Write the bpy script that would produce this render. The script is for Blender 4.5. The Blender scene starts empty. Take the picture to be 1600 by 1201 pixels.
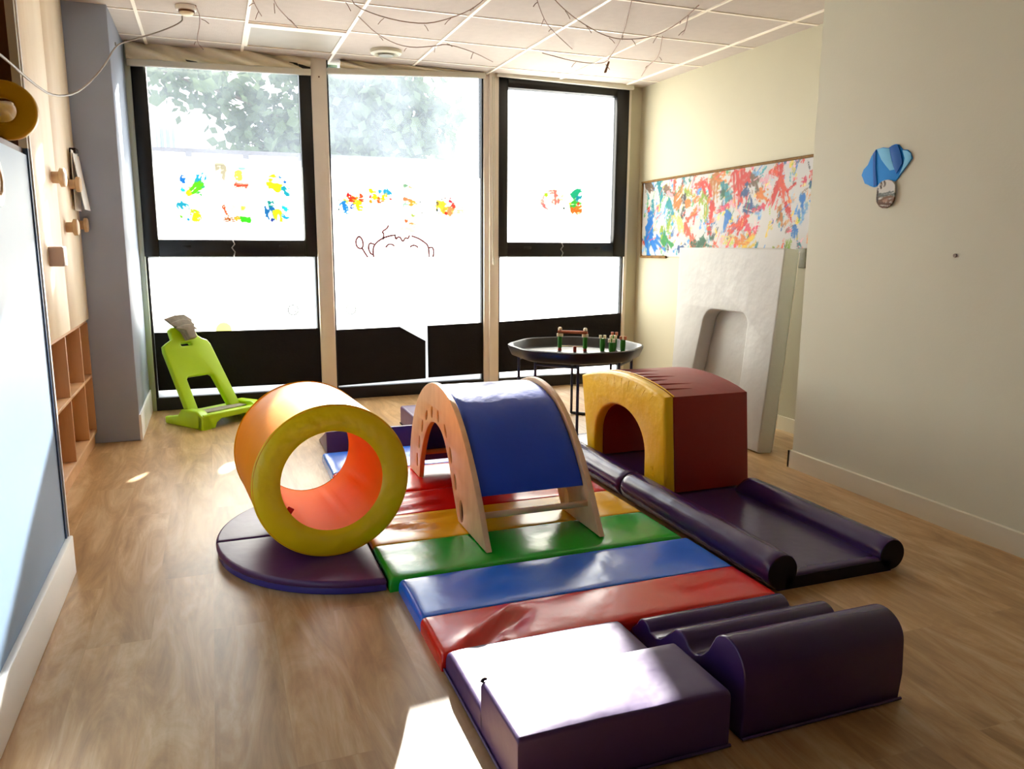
import bpy, bmesh, math, random
import numpy as np
from mathutils import Vector, Matrix, noise as mnoise

random.seed(7)
rng = np.random.default_rng(7)
sc = bpy.context.scene
COL = sc.collection

# ------------------------------------------------------------------ camera, sky, sun, exposure
cam_d = bpy.data.cameras.new('camera')
cam_d.sensor_width = 36.0
cam_d.lens = 1219.2 / 1600 * 36
cam = bpy.data.objects.new('camera', cam_d)
COL.objects.link(cam)
yaw, pitch, roll = .3645, .1785, .0059
cy, sy, cp, sp = math.cos(yaw), math.sin(yaw), math.cos(pitch), math.sin(pitch)
fw = Vector((sy * cp, cy * cp, -sp)); ri = Vector((cy, -sy, 0)); up = ri.cross(fw)
r2 = ri * math.cos(roll) + up * math.sin(roll); u2 = up * math.cos(roll) - ri * math.sin(roll)
m = Matrix((r2, u2, -fw)).transposed().to_4x4(); m.translation = (0, -6.0841, 1.2002)
cam.matrix_world = m
cam_d.clip_start = .02
sc.camera = cam

world = bpy.data.worlds.new('sky'); sc.world = world
world.use_nodes = True
bg = world.node_tree.nodes['Background']
bg.inputs[0].default_value = (.86, .93, 1.0, 1)
bg.inputs[1].default_value = 3.4

sun_d = bpy.data.lights.new('sun', 'SUN'); sun_d.energy = 26.0; sun_d.angle = math.radians(.8)
sun_d.color = (1, .96, .87)
sun = bpy.data.objects.new('sun', sun_d); COL.objects.link(sun)
sun.rotation_euler = Vector((-1, -4.3, -1.70)).to_track_quat('-Z', 'Y').to_euler()
sun.location = (3, 13.8, 5.5)

sc.view_settings.view_transform = 'Standard'
sc.view_settings.look = 'None'
sc.view_settings.exposure = 0.55
sc.view_settings.gamma = 1
sc.view_settings.use_curve_mapping = False
sc.cycles.max_bounces = 14
sc.cycles.diffuse_bounces = 8
sc.cycles.glossy_bounces = 4
sc.cycles.transparent_max_bounces = 16
sc.cycles.transmission_bounces = 8
sc.cycles.use_denoising = True
sc.cycles.caustics_reflective = False
sc.cycles.sample_clamp_indirect = 8

# ------------------------------------------------------------------ helpers
def lin(c):
    return tuple(((v / 255) / 12.92 if v / 255 <= .04045 else ((v / 255 + .055) / 1.055) ** 2.4) for v in c)

def mat(name, rgb, rough=.5, spec=.5, var=.06, vscale=6., bump=0., bscale=40., stretch=(1, 1, 1), metal=0., coat=0.):
    """principled with a little colour mottling and relief"""
    mt = bpy.data.materials.new(name); mt.use_nodes = True
    nt = mt.node_tree; N, Lk = nt.nodes, nt.links
    b = N['Principled BSDF']
    c = lin(rgb)
    b.inputs['Roughness'].default_value = rough
    b.inputs['Specular IOR Level'].default_value = spec
    b.inputs['Metallic'].default_value = metal
    b.inputs['Coat Weight'].default_value = coat
    b.inputs['Coat Roughness'].default_value = .15
    tc = N.new('ShaderNodeTexCoord'); mp = N.new('ShaderNodeMapping'); mp.inputs['Scale'].default_value = stretch
    Lk.new(tc.outputs['Object'], mp.inputs['Vector'])
    nz = N.new('ShaderNodeTexNoise'); nz.inputs['Scale'].default_value = vscale; nz.inputs['Detail'].default_value = 4
    Lk.new(mp.outputs['Vector'], nz.inputs['Vector'])
    rp = N.new('ShaderNodeValToRGB')
    rp.color_ramp.elements[0].position = .3; rp.color_ramp.elements[1].position = .7
    rp.color_ramp.elements[0].color = tuple(max(0, v * (1 - var)) for v in c) + (1,)
    rp.color_ramp.elements[1].color = tuple(min(1, v * (1 + var)) for v in c) + (1,)
    Lk.new(nz.outputs['Fac'], rp.inputs['Fac']); Lk.new(rp.outputs['Color'], b.inputs['Base Color'])
    if bump:
        n2 = N.new('ShaderNodeTexNoise'); n2.inputs['Scale'].default_value = bscale; n2.inputs['Detail'].default_value = 3
        Lk.new(mp.outputs['Vector'], n2.inputs['Vector'])
        bp = N.new('ShaderNodeBump'); bp.inputs['Strength'].default_value = bump; bp.inputs['Distance'].default_value = .02
        Lk.new(n2.outputs['Fac'], bp.inputs['Height']); Lk.new(bp.outputs['Normal'], b.inputs['Normal'])
    return mt

def vinyl(name, rgb, rough=.33, bump=.12, bscale=9, spec=.55):
    return mat(name, rgb, rough - .09, spec, .05, 4, bump, bscale)

def wood(name, c1, c2, stretch=(1, 1, .1), rough=.5, scale=14):
    mt = mat(name, c1, rough, .4, 0, scale, .05, 60, stretch)
    rp = [n for n in mt.node_tree.nodes if n.type == 'VALTORGB'][0]
    rp.color_ramp.elements[0].color = lin(c1) + (1,); rp.color_ramp.elements[1].color = lin(c2) + (1,)
    return mt

def translucent(name, rgb=None, trans=.1, diff=.15, attr=None):
    """thin sheet that lets light through: transparent + translucent + diffuse"""
    mt = bpy.data.materials.new(name); mt.use_nodes = True
    nt = mt.node_tree; N, Lk = nt.nodes, nt.links
    N.remove(N['Principled BSDF']); out = N['Material Output']
    tp = N.new('ShaderNodeBsdfTransparent'); tl = N.new('ShaderNodeBsdfTranslucent'); df = N.new('ShaderNodeBsdfDiffuse')
    m1 = N.new('ShaderNodeMixShader'); m2 = N.new('ShaderNodeMixShader')
    m1.inputs[0].default_value = diff; m2.inputs[0].default_value = trans
    Lk.new(tl.outputs[0], m1.inputs[1]); Lk.new(df.outputs[0], m1.inputs[2])
    Lk.new(m1.outputs[0], m2.inputs[1]); Lk.new(tp.outputs[0], m2.inputs[2]); Lk.new(m2.outputs[0], out.inputs[0])
    if attr:
        at = N.new('ShaderNodeAttribute'); at.attribute_name = attr
        Lk.new(at.outputs['Color'], tl.inputs[0]); Lk.new(at.outputs['Color'], df.inputs[0])
    else:
        tl.inputs[0].default_value = lin(rgb) + (1,); df.inputs[0].default_value = lin(rgb) + (1,)
    return mt

def glass_mat(name, dust):
    """window pane: clear, a little mirror, and dust that catches the sun behind it"""
    mt = bpy.data.materials.new(name); mt.use_nodes = True
    nt = mt.node_tree; N, Lk = nt.nodes, nt.links
    N.remove(N['Principled BSDF']); out = N['Material Output']
    tp = N.new('ShaderNodeBsdfTransparent'); tl = N.new('ShaderNodeBsdfTranslucent'); gl = N.new('ShaderNodeBsdfGlossy')
    tl.inputs[0].default_value = (.72, .84, 1, 1); gl.inputs['Roughness'].default_value = .02
    tc = N.new('ShaderNodeTexCoord'); nz = N.new('ShaderNodeTexNoise'); nz.inputs['Scale'].default_value = 3.; nz.inputs['Detail'].default_value = 5
    Lk.new(tc.outputs['Object'], nz.inputs['Vector'])
    mr = N.new('ShaderNodeMapRange'); mr.inputs[1].default_value = .3; mr.inputs[2].default_value = .7
    mr.inputs[3].default_value = dust * .6; mr.inputs[4].default_value = dust * 1.4
    Lk.new(nz.outputs['Fac'], mr.inputs[0])
    m1 = N.new('ShaderNodeMixShader'); Lk.new(mr.outputs[0], m1.inputs[0]); Lk.new(tp.outputs[0], m1.inputs[1]); Lk.new(tl.outputs[0], m1.inputs[2])
    fr = N.new('ShaderNodeFresnel'); fr.inputs[0].default_value = 1.3
    m2 = N.new('ShaderNodeMixShader'); Lk.new(fr.outputs[0], m2.inputs[0]); Lk.new(m1.outputs[0], m2.inputs[1]); Lk.new(gl.outputs[0], m2.inputs[2])
    Lk.new(m2.outputs[0], out.inputs[0])
    return mt

WL = {}          # world location of every object made here
def link(name, me, m=None, parent=None, base=None):
    """me is in world coordinates; moved so that its origin is `base` (or the parent's origin)"""
    o = bpy.data.objects.new(name, me); COL.objects.link(o)
    if parent is not None:
        org = WL[parent]; o.parent = parent; o.location = (0, 0, 0)
    else:
        if base is None:
            vs = [v.co for v in me.vertices]
            base = Vector(((min(v.x for v in vs) + max(v.x for v in vs)) / 2, (min(v.y for v in vs) + max(v.y for v in vs)) / 2, min(v.z for v in vs)))
        org = Vector(base); o.location = org
    me.transform(Matrix.Translation(-org))
    WL[o] = org
    if m is not None:
        me.materials.clear(); me.materials.append(m)
    return o

def tag(o, label=None, cat=None, group=None, kind=None):
    if label: o['label'] = label
    if cat: o['category'] = cat
    if group: o['group'] = group
    if kind: o['kind'] = kind
    return o

def thing(name, label, cat, loc, group=None):
    o = bpy.data.objects.new(name, None); COL.objects.link(o)
    o.location = loc; o.empty_display_size = .05; WL[o] = Vector(loc)
    return tag(o, label, cat, group)

def bm_mesh(bm, name='m', smooth=False, angle=None):
    me = bpy.data.meshes.new(name); bm.normal_update(); bm.to_mesh(me); bm.free()
    if smooth:
        me.polygons.foreach_set('use_smooth', [True] * len(me.polygons))
        if angle: me.set_sharp_from_angle(angle=math.radians(angle))
    return me

def box_into(bm, x0, x1, y0, y1, z0, z1, M=None):
    vs = [bm.verts.new((x, y, z)) for x in (x0, x1) for y in (y0, y1) for z in (z0, z1)]
    for f in ((0, 1, 3, 2), (4, 6, 7, 5), (0, 4, 5, 1), (2, 3, 7, 6), (0, 2, 6, 4), (1, 5, 7, 3)):
        bm.faces.new([vs[i] for i in f])
    if M: bmesh.ops.transform(bm, matrix=M, verts=vs)
    return vs

def box(x0, x1, y0, y1, z0, z1, bev=0, seg=2, M=None):
    bm = bmesh.new(); box_into(bm, min(x0, x1), max(x0, x1), min(y0, y1), max(y0, y1), min(z0, z1), max(z0, z1))
    if bev: bmesh.ops.bevel(bm, geom=bm.edges[:], offset=bev, segments=seg, affect='EDGES', profile=.5)
    if M: bm.transform(M)
    bmesh.ops.recalc_face_normals(bm, faces=bm.faces[:])
    return bm_mesh(bm, smooth=bool(bev), angle=50)

def boxes(lst):
    bm = bmesh.new()
    for b in lst: box_into(bm, *b)
    bmesh.ops.recalc_face_normals(bm, faces=bm.faces[:])
    return bm_mesh(bm)

def extrude2d(outline, holes, thick, bev=0., M=None, seg=2):
    """flat outline with holes, given thickness (centred on its plane) and rounded edges"""
    cu = bpy.data.curves.new('c', 'CURVE'); cu.dimensions = '2D'; cu.fill_mode = 'BOTH'
    for pts in [outline] + list(holes):
        s = cu.splines.new('POLY'); s.points.add(len(pts) - 1); s.use_cyclic_u = True
        for p, q in zip(s.points, pts): p.co = (q[0], q[1], 0, 1)
    cu.extrude = max(thick / 2 - bev, .0001); cu.bevel_depth = bev; cu.bevel_resolution = seg; cu.offset = -bev
    o = bpy.data.objects.new('c', cu); COL.objects.link(o)
    dg = bpy.context.evaluated_depsgraph_get(); dg.update()
    me = bpy.data.meshes.new_from_object(o.evaluated_get(dg))
    bpy.data.objects.remove(o); bpy.data.curves.remove(cu)
    bm = bmesh.new(); bm.from_mesh(me); bpy.data.meshes.remove(me)
    bmesh.ops.remove_doubles(bm, verts=bm.verts[:], dist=1e-5)
    if M: bm.transform(M)
    bmesh.ops.recalc_face_normals(bm, faces=bm.faces[:])
    return bm_mesh(bm, smooth=True, angle=40)

def flat2d(outline, holes, M):
    """a single sheet with holes cut in it"""
    bm = bmesh.new(); es = []
    for pts in [outline] + list(holes):
        vs = [bm.verts.new((p[0], p[1], 0)) for p in pts]
        es += [bm.edges.new((vs[i], vs[(i + 1) % len(vs)])) for i in range(len(vs))]
    bmesh.ops.triangle_fill(bm, use_beauty=True, use_dissolve=False, edges=es, normal=(0, 0, 1))
    bm.transform(M)
    return bm_mesh(bm)

def frame_M(o, u, v, n):
    M = Matrix((Vector(u), Vector(v), Vector(n))).transposed().to_4x4(); M.translation = o; return M

def tube(pts, r, n=8, closed=False, smooth_iter=0, caps=True):
    P = [Vector(p) for p in pts]
    for _ in range(smooth_iter):
        Q = [] if closed else [P[0]]
        for i in range(len(P) if closed else len(P) - 1):
            a, b = P[i], P[(i + 1) % len(P)]
            Q += [a * .75 + b * .25, a * .25 + b * .75]
        if not closed: Q.append(P[-1])
        P = Q
    bm = bmesh.new(); rings = []
    N = len(P); prev = None
    for i, p in enumerate(P):
        if closed: t = P[(i + 1) % N] - P[i - 1]
        else: t = P[min(i + 1, N - 1)] - P[max(i - 1, 0)]
        t.normalize()
        if prev is None: prev = t.orthogonal().normalized()
        prev = (prev - t * prev.dot(t)).normalized(); b = t.cross(prev)
        rr = r(i / (N - 1)) if callable(r) else r
        rings.append([bm.verts.new(p + (prev * math.cos(k * 2 * math.pi / n) + b * math.sin(k * 2 * math.pi / n)) * rr) for k in range(n)])
    for i in range(N if closed else N - 1):
        a, b = rings[i], rings[(i + 1) % N]
        for k in range(n): bm.faces.new((a[k], a[(k + 1) % n], b[(k + 1) % n], b[k]))
    if not closed and caps:
        bm.faces.new(rings[0][::-1]); bm.faces.new(rings[-1])
    bmesh.ops.recalc_face_normals(bm, faces=bm.faces[:])
    return bm_mesh(bm, smooth=True, angle=60)

def join(meshes):
    bm = bmesh.new()
    for me in meshes: bm.from_mesh(me); bpy.data.meshes.remove(me)
    out = bm_mesh(bm); 
    out.polygons.foreach_set('use_smooth', [True] * len(out.polygons)); out.set_sharp_from_angle(angle=math.radians(45))
    return out

def lathe(prof, o, ax=(0, 0, 1), n=48, closed=False, squash=None):
    """profile (radius, height) turned about an axis"""
    ax = Vector(ax).normalized(); u = ax.cross(Vector((0, 0, 1)))
    u = Vector((1, 0, 0)) if u.length < 1e-4 else u.normalized(); v = ax.cross(u)
    bm = bmesh.new(); rings = []
    for r, h in prof:
        rings.append([bm.verts.new(Vector(o) + ax * h + (u * math.cos(2 * math.pi * k / n) + v * math.sin(2 * math.pi * k / n)) * r) for k in range(n)])
    for i in range(len(prof) if closed else len(prof) - 1):
        a, b = rings[i], rings[(i + 1) % len(prof)]
        for k in range(n): bm.faces.new((a[k], a[(k + 1) % n], b[(k + 1) % n], b[k]))
    if not closed:
        for R_, rv in ((rings[0], True), (rings[-1], False)):
            bm.faces.new(R_[::-1] if rv else R_)
    bmesh.ops.remove_doubles(bm, verts=bm.verts[:], dist=1e-5)
    bmesh.ops.recalc_face_normals(bm, faces=bm.faces[:])
    return bm_mesh(bm, smooth=True, angle=50)

def edge_samples(a, b, rad, n, step):
    """positions from a to b, crowded at both ends where the pad rounds over"""
    e = [rad * (1 - math.cos(math.pi / 2 * i / n)) for i in range(n + 1)]
    k = max(2, int((b - a - 2 * rad) / step))
    return [a + v for v in e] + [a + rad + (b - a - 2 * rad) * i / k for i in range(1, k)] + [b - v for v in e[::-1]]

def pad(x0, x1, y0, y1, z0, h, rx=(.02, .02), ry=(.02, .02), step=.03, disp=None, n=4, crown=0.):
    """a stuffed vinyl pad: height field that rolls over at its edges, with wrinkles added by disp"""
    def samples(a, b, r):
        e0 = [a + r[0] * (1 - math.cos(math.pi / 2 * i / n)) for i in range(n + 1)]
        e1 = [b - r[1] * (1 - math.cos(math.pi / 2 * i / n)) for i in range(n + 1)]
        k = max(2, int((b - a - r[0] - r[1]) / step))
        mid = [a + r[0] + (b - a - r[0] - r[1]) * i / k for i in range(1, k)]
        return e0 + mid + e1[::-1]
    xs, ys = samples(x0, x1, rx), samples(y0, y1, ry)
    def roll_(t, r): return 1. if t >= r else math.sqrt(max(0, 1 - (1 - t / r) ** 2))
    bm = bmesh.new(); g = []
    for x in xs:
        row = []
        for y in ys:
            fx = min(1, 1); d = 0
            for t, r in ((x - x0, rx[0]), (x1 - x, rx[1]), (y - y0, ry[0]), (y1 - y, ry[1])):
                d += (1 - roll_(t, r)) * r
            z = z0 + h - min(d, h * .96)
            s = (x - x0) / (x1 - x0); q = (y - y0) / (y1 - y0)
            w = min(1, 5 * min(s, 1 - s)) * min(1, 5 * min(q, 1 - q))
            z += crown * (16 * s * (1 - s) * q * (1 - q)) ** .5
            if disp: z += disp(x, y) * min(1, 12 * min(s, 1 - s, q, 1 - q))
            row.append(bm.verts.new((x, y, z)))
        g.append(row)
    for i in range(len(xs) - 1):
        for j in range(len(ys) - 1): bm.faces.new((g[i][j], g[i + 1][j], g[i + 1][j + 1], g[i][j + 1]))
    loop = [g[i][0] for i in range(len(xs))] + [g[-1][j] for j in range(1, len(ys))] + [g[i][-1] for i in range(len(xs) - 2, -1, -1)] + [g[0][j] for j in range(len(ys) - 2, 0, -1)]
    low = [bm.verts.new((v.co.x, v.co.y, z0)) for v in loop]
    for i in range(len(loop)):
        k = (i + 1) % len(loop); bm.faces.new((loop[i], low[i], low[k], loop[k]))
    bm.faces.new(low[::-1])
    bmesh.ops.recalc_face_normals(bm, faces=bm.faces[:])
    return bm_mesh(bm, smooth=True, angle=55)

def ridge(x, y, a, b, wdt, h):
    """a fold along segment a-b"""
    ax, ay = a; bx, by = b; dx, dy = bx - ax, by - ay; L2 = dx * dx + dy * dy
    t = ((x - ax) * dx + (y - ay) * dy) / L2
    if t < -.15 or t > 1.15: return 0
    d = ((x - ax) * dy - (y - ay) * dx) / math.sqrt(L2)
    e = max(0, min(1, (t + .15) / .3)) * max(0, min(1, (1.15 - t) / .3))
    return e * h * (math.exp(-(d / wdt) ** 2) - .7 * math.exp(-((d - 1.9 * wdt) / wdt) ** 2))

def wrinkle(sx, sy, amp, seed):
    return lambda x, y: amp * mnoise.noise(Vector((x * sx + seed, y * sy, seed)))

def painted(P0, U, V, nu, nv, fn, name='m'):
    """a sheet whose paint is stored per vertex: fn(u, v arrays) -> sRGB arrays"""
    us, vs = np.meshgrid(np.linspace(0, 1, nu + 1), np.linspace(0, 1, nv + 1), indexing='ij')
    P0, U, V = np.array(P0, float), np.array(U, float), np.array(V, float)
    co = P0 + us[..., None] * U + vs[..., None] * V
    idx = np.arange((nu + 1) * (nv + 1)).reshape(nu + 1, nv + 1)
    f = np.stack([idx[:-1, :-1], idx[1:, :-1], idx[1:, 1:], idx[:-1, 1:]], -1).reshape(-1, 4)
    me = bpy.data.meshes.new(name); me.from_pydata(co.reshape(-1, 3).tolist(), [], f.tolist())
    c = fn(us.ravel(), vs.ravel()) / 255.
    c = np.where(c <= .04045, c / 12.92, ((c + .055) / 1.055) ** 2.4)
    a = me.color_attributes.new('paint', 'FLOAT_COLOR', 'POINT')
    a.data.foreach_set('color', np.concatenate([c, np.ones((len(c), 1))], 1).astype(np.float32).ravel())
    return me

def fbm(u, v, f, seed):
    """cheap smooth noise from a few random sines"""
    r = np.random.default_rng(seed); out = np.zeros_like(u)
    for _ in range(7):
        a, b = r.normal(0, f, 2); out += np.sin(a * u + b * v + r.uniform(0, 6.28))
    return out / 7

def brush(c, u, v, a, b, w, rgb, seed, asp=1., rough=.5, op=1.):
    """one brush stroke from a to b laid over the paint so far: ragged edges, dry bristles towards its end"""
    ux, vx = u * asp, v; ax, ay = a[0] * asp, a[1]; bx, by = b[0] * asp, b[1]
    dx, dy = bx - ax, by - ay
    if abs(dx) + abs(dy) < 1e-4: dx = 1e-4
    L = math.hypot(dx, dy)
    al = ((ux - ax) * dx + (vx - ay) * dy) / L; ac = ((ux - ax) * dy - (vx - ay) * dx) / L
    near = (al > -3 * w) & (al < L + 3 * w) & (np.abs(ac) < 3 * w)
    if not near.any(): return c
    al, ac, x, y = al[near], ac[near], ux[near], vx[near]
    t = np.clip(al / L, 0, 1)
    d = np.hypot(al - t * L, ac)
    d = d + w * rough * (fbm(x, y, 1.3 / w, seed) + .7 * fbm(x, y, 3.5 / w, seed + 1) + .5 * fbm(x, y, 8 / w, seed + 2))
    bristle = fbm(ac, al * .12, 6 / w, seed + 3) + .5 * fbm(x, y, 5 / w, seed + 4)
    k = np.clip((w - d) / (w * .22), 0, 1) * op
    k = k * np.clip(1.5 + 2.2 * bristle - 1.1 * t * rough, .0, 1)
    k = k[:, None]; shade = (1 + .12 * bristle)[:, None]
    c = c.copy(); c[near] = c[near] * (1 - k) + np.clip(np.array(rgb, float) * shade, 0, 255) * k
    return c

def paint_mat(name):
    mt = mat(name, (255, 255, 255), .6, .3)
    nt = mt.node_tree; at = nt.nodes.new('ShaderNodeAttribute'); at.attribute_name = 'paint'
    nt.links.new(at.outputs['Color'], nt.nodes['Principled BSDF'].inputs['Base Color'])
    return mt

def struct(name, me, m, parent=None):
    o = link(name, me, m, parent)
    if parent is None: o['kind'] = 'structure'
    return o

# ------------------------------------------------------------------ materials
M_wall = mat('cream_wall_paint', (190, 185, 160), .6, .3, .025, 2, .03, 90)
M_wall2 = mat('greige_wall_paint', (214, 213, 192), .6, .3, .03, 1.5, .03, 90)
M_base = mat('white_skirting', (226, 222, 200), .45, .4, .02)
M_ceil = mat('ceiling_tile', (190, 180, 171), .85, .2, .03, 20, .15, 160)
M_tbar = mat('white_ceiling_bar', (248, 240, 225), .4, .4, .02)
M_trim = mat('beige_trim', (232, 224, 210), .45, .4, .03)
M_grey_green = mat('grey_green_trim', (190, 202, 190), .5, .3, .03)
M_black = mat('black_frame', (22, 21, 20), .4, .4, .1)
M_board = mat('black_felt_board', (24, 21, 22), .8, .25, .12, 12, .1, 60)
M_film = translucent('frosted_window_film', (250, 250, 248), 0., .08)
M_glass = glass_mat('dusty_glass', .022)
M_glass2 = glass_mat('hazy_glass', .036)
M_blind = mat('beige_blind_cloth', (226, 217, 190), .8, .2, .08, 8)
M_rail = mat('pale_blind_rail', (214, 212, 196), .4, .4, .02)
M_pillar = mat('grey_blue_paint', (158, 170, 190), .5, .35, .03)
M_blue = mat('pale_blue_panel', (134, 164, 198), .45, .4, .02)
M_edge_blue = mat('dark_blue_edge', (50, 80, 125), .4, .5, .03)
M_edge_white = mat('white_edge', (235, 235, 232), .4, .4, .02)
M_birch = wood('pale_birch_board', (238, 220, 192), (248, 234, 210), (1, .6, .12))
M_beech = wood('beech_shelf_board', (196, 150, 106), (212, 168, 122), (1, .6, .12))
M_ply = wood('birch_plywood', (224, 186, 140), (238, 204, 160), (.4, 1, .4), .45, 20)
M_brown = wood('dark_brown_wood', (84, 50, 24), (104, 64, 32), (1, .4, .2))
M_knob = wood('wooden_knob', (196, 166, 128), (214, 184, 144))
M_purple = vinyl('purple_vinyl', (56, 33, 90), .32)
M_purple2 = vinyl('plum_vinyl', (80, 42, 96), .46)
M_violet = vinyl('violet_band_vinyl', (62, 54, 140), .35)
M_mblue = vinyl('blue_vinyl', (36, 116, 240), .3)
M_mred = vinyl('red_vinyl', (220, 22, 12), .32)
M_mgreen = vinyl('green_vinyl', (10, 174, 34), .3)
M_myellow = vinyl('yellow_vinyl', (250, 196, 22), .32)
M_dkred = vinyl('dark_red_vinyl', (146, 22, 10), .52, .12, 6)
M_amber = vinyl('amber_vinyl', (255, 204, 0), .46, .3, 14)
M_orange = vinyl('orange_vinyl', (255, 150, 6), .56, .12, 9, .28)
M_lining = vinyl('orange_lining_vinyl', (255, 128, 0), .75, .12, 9, .1)
M_tubeyel = vinyl('mustard_vinyl', (252, 216, 0), .44, .4, 10)
M_navy = vinyl('navy_vinyl', (10, 70, 196), .42, .16, 14)
M_dend = mat('black_end_cloth', (24, 20, 30), .7, .3)
M_matt = vinyl('satin_purple_vinyl', (66, 40, 100), .53, .22, 7)
M_seam = mat('dark_seam', (30, 22, 32), .7, .2)
M_white_v = mat('white_foam_cover', (200, 200, 194), .5, .4, .03, 4, .35, 7)
M_lime = mat('lime_plastic', (172, 214, 0), .35, .5, .03)
M_greycl = mat('grey_wedge_cloth', (150, 143, 130), .7, .2, .15, 30)
M_tray = mat('black_tray_plastic', (32, 30, 29), .35, .5, .08)
M_tubeleg = mat('dark_blue_steel', (34, 36, 62), .35, .5, .05)
M_wire = mat('brown_wire', (128, 98, 82), .6, .3, .1)
M_steel = mat('grey_metal', (150, 150, 148), .35, .5, .05, metal=.6)
M_white = mat('white_plastic', (236, 232, 220), .4, .4, .02)
M_yring = mat('yellow_ring_plastic', (212, 164, 6), .4, .4, .04)
M_paint = paint_mat('child_painting')
M_paper_t = translucent('backlit_paint_paper', trans=0., diff=.12, attr='paint')
M_brownpaper = mat('brown_paper_strip', (122, 92, 52), .8, .2, .25, 30)

# floor: vinyl wood boards, printed
def floor_mat():
    mt = bpy.data.materials.new('wood_print_vinyl_floor'); mt.use_nodes = True
    nt = mt.node_tree; N, Lk = nt.nodes, nt.links; b = N['Principled BSDF']
    tc = N.new('ShaderNodeTexCoord'); mp = N.new('ShaderNodeMapping'); mp.inputs['Rotation'].default_value = (0, 0, math.radians(90))
    Lk.new(tc.outputs['Object'], mp.inputs['Vector'])
    br = N.new('ShaderNodeTexBrick'); br.inputs['Scale'].default_value = 1
    br.inputs['Brick Width'].default_value = 1.22; br.inputs['Row Height'].default_value = .18
    br.inputs['Mortar Size'].default_value = .0012; br.inputs['Mortar Smooth'].default_value = 1
    br.inputs['Color1'].default_value = (.0, .0, .0, 1); br.inputs['Color2'].default_value = (1, 1, 1, 1); br.inputs['Mortar'].default_value = (.35, .35, .35, 1)
    br.offset = .37
    Lk.new(mp.outputs[0], br.inputs['Vector'])
    # grain: stretched, warped noise shifted per board
    ad = N.new('ShaderNodeVectorMath'); ad.operation = 'MULTIPLY_ADD'
    ad.inputs[1].default_value = (3, 3, 3); Lk.new(br.outputs['Color'], ad.inputs[0]); Lk.new(tc.outputs['Object'], ad.inputs[2])
    st = N.new('ShaderNodeMapping'); st.inputs['Scale'].default_value = (6, 1.1, 1); Lk.new(ad.outputs[0], st.inputs['Vector'])
    n1 = N.new('ShaderNodeTexNoise'); n1.inputs['Scale'].default_value = 1.3; n1.inputs['Detail'].default_value = 8; n1.inputs['Roughness'].default_value = .65; n1.inputs['Distortion'].default_value = 1.6
    Lk.new(st.outputs[0], n1.inputs['Vector'])
    st2 = N.new('ShaderNodeMapping'); st2.inputs['Scale'].default_value = (26, 2.0, 1); Lk.new(ad.outputs[0], st2.inputs['Vector'])
    n2 = N.new('ShaderNodeTexNoise'); n2.inputs['Scale'].default_value = 1.6; n2.inputs['Detail'].default_value = 5; n2.inputs['Distortion'].default_value = .7
    Lk.new(st2.outputs[0], n2.inputs['Vector'])
    rp = N.new('ShaderNodeValToRGB'); e = rp.color_ramp.elements
    e[0].position = .28; e[0].color = lin((152, 118, 74)) + (1,); e[1].position = .72; e[1].color = lin((216, 190, 148)) + (1,)
    x = e.new(.5); x.color = lin((190, 153, 104)) + (1,)
    Lk.new(n1.outputs['Fac'], rp.inputs['Fac'])
    r2 = N.new('ShaderNodeValToRGB'); r2.color_ramp.elements[0].position = .3; r2.color_ramp.elements[1].position = .62
    r2.color_ramp.elements[0].color = (.84, .81, .77, 1); r2.color_ramp.elements[1].color = (1.02, 1.02, 1.02, 1)
    Lk.new(n2.outputs['Fac'], r2.inputs['Fac'])
    mx = N.new('ShaderNodeMixRGB'); mx.blend_type = 'MULTIPLY'; mx.inputs[0].default_value = .8
    Lk.new(rp.outputs[0], mx.inputs[1]); Lk.new(r2.outputs[0], mx.inputs[2])
    # board to board tone
    hv = N.new('ShaderNodeHueSaturation'); mr = N.new('ShaderNodeMapRange'); mr.inputs[3].default_value = .9; mr.inputs[4].default_value = 1.07
    Lk.new(br.outputs['Color'], mr.inputs[0]); Lk.new(mr.outputs[0], hv.inputs['Value']); Lk.new(mx.outputs[0], hv.inputs['Color'])
    Lk.new(hv.outputs[0], b.inputs['Base Color'])
    b.inputs['Roughness'].default_value = .34; b.inputs['Specular IOR Level'].default_value = .5
    bp = N.new('ShaderNodeBump'); bp.inputs['Strength'].default_value = .06; bp.inputs['Distance'].default_value = .01
    Lk.new(n1.outputs['Fac'], bp.inputs['Height']); Lk.new(bp.outputs[0], b.inputs['Normal'])
    return mt
M_floor = floor_mat()

# ------------------------------------------------------------------ the room shell
H = 2.5
struct('floor', box(-1.3, 3.7, -7.3, .06, -.1, 0), M_floor)
ceiling = struct('ceiling', box(-1.3, 3.7, -7.3, .12, H + .035, H + .12), M_tbar)
# suspended tiles, one by one
tx = [.278 + .6 * k for k in range(-3, 7)]; ty = [-.286 - .6 * k for k in range(0, 12)]
xs = [-1.25] + [x for x in tx if -1.2 < x < 3.45] + [3.6]
ys = [.05] + ty
for i in range(len(xs) - 1):
    for j in range(len(ys) - 1):
        xa, xb, ya, yb = xs[i] + .008, xs[i + 1] - .008, ys[j + 1] + .008, ys[j] - .008
        if abs((xa + xb) / 2 - .578) < .02 and j == 1: continue        # the light panel sits here
        link('ceiling_tile', box(xa, xb, ya, yb, H - .004, H + .034), M_ceil, ceiling)
for x in xs[1:-1]:
    link('ceiling_bar', box(x - .009, x + .009, -7.2, .05, H - .012, H + .03), M_tbar, ceiling)
for y in ty[:-1]:
    link('ceiling_cross_bar', box(-1.25, 3.6, y - .009, y + .009, H - .008, H + .03), M_tbar, ceiling)

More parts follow.
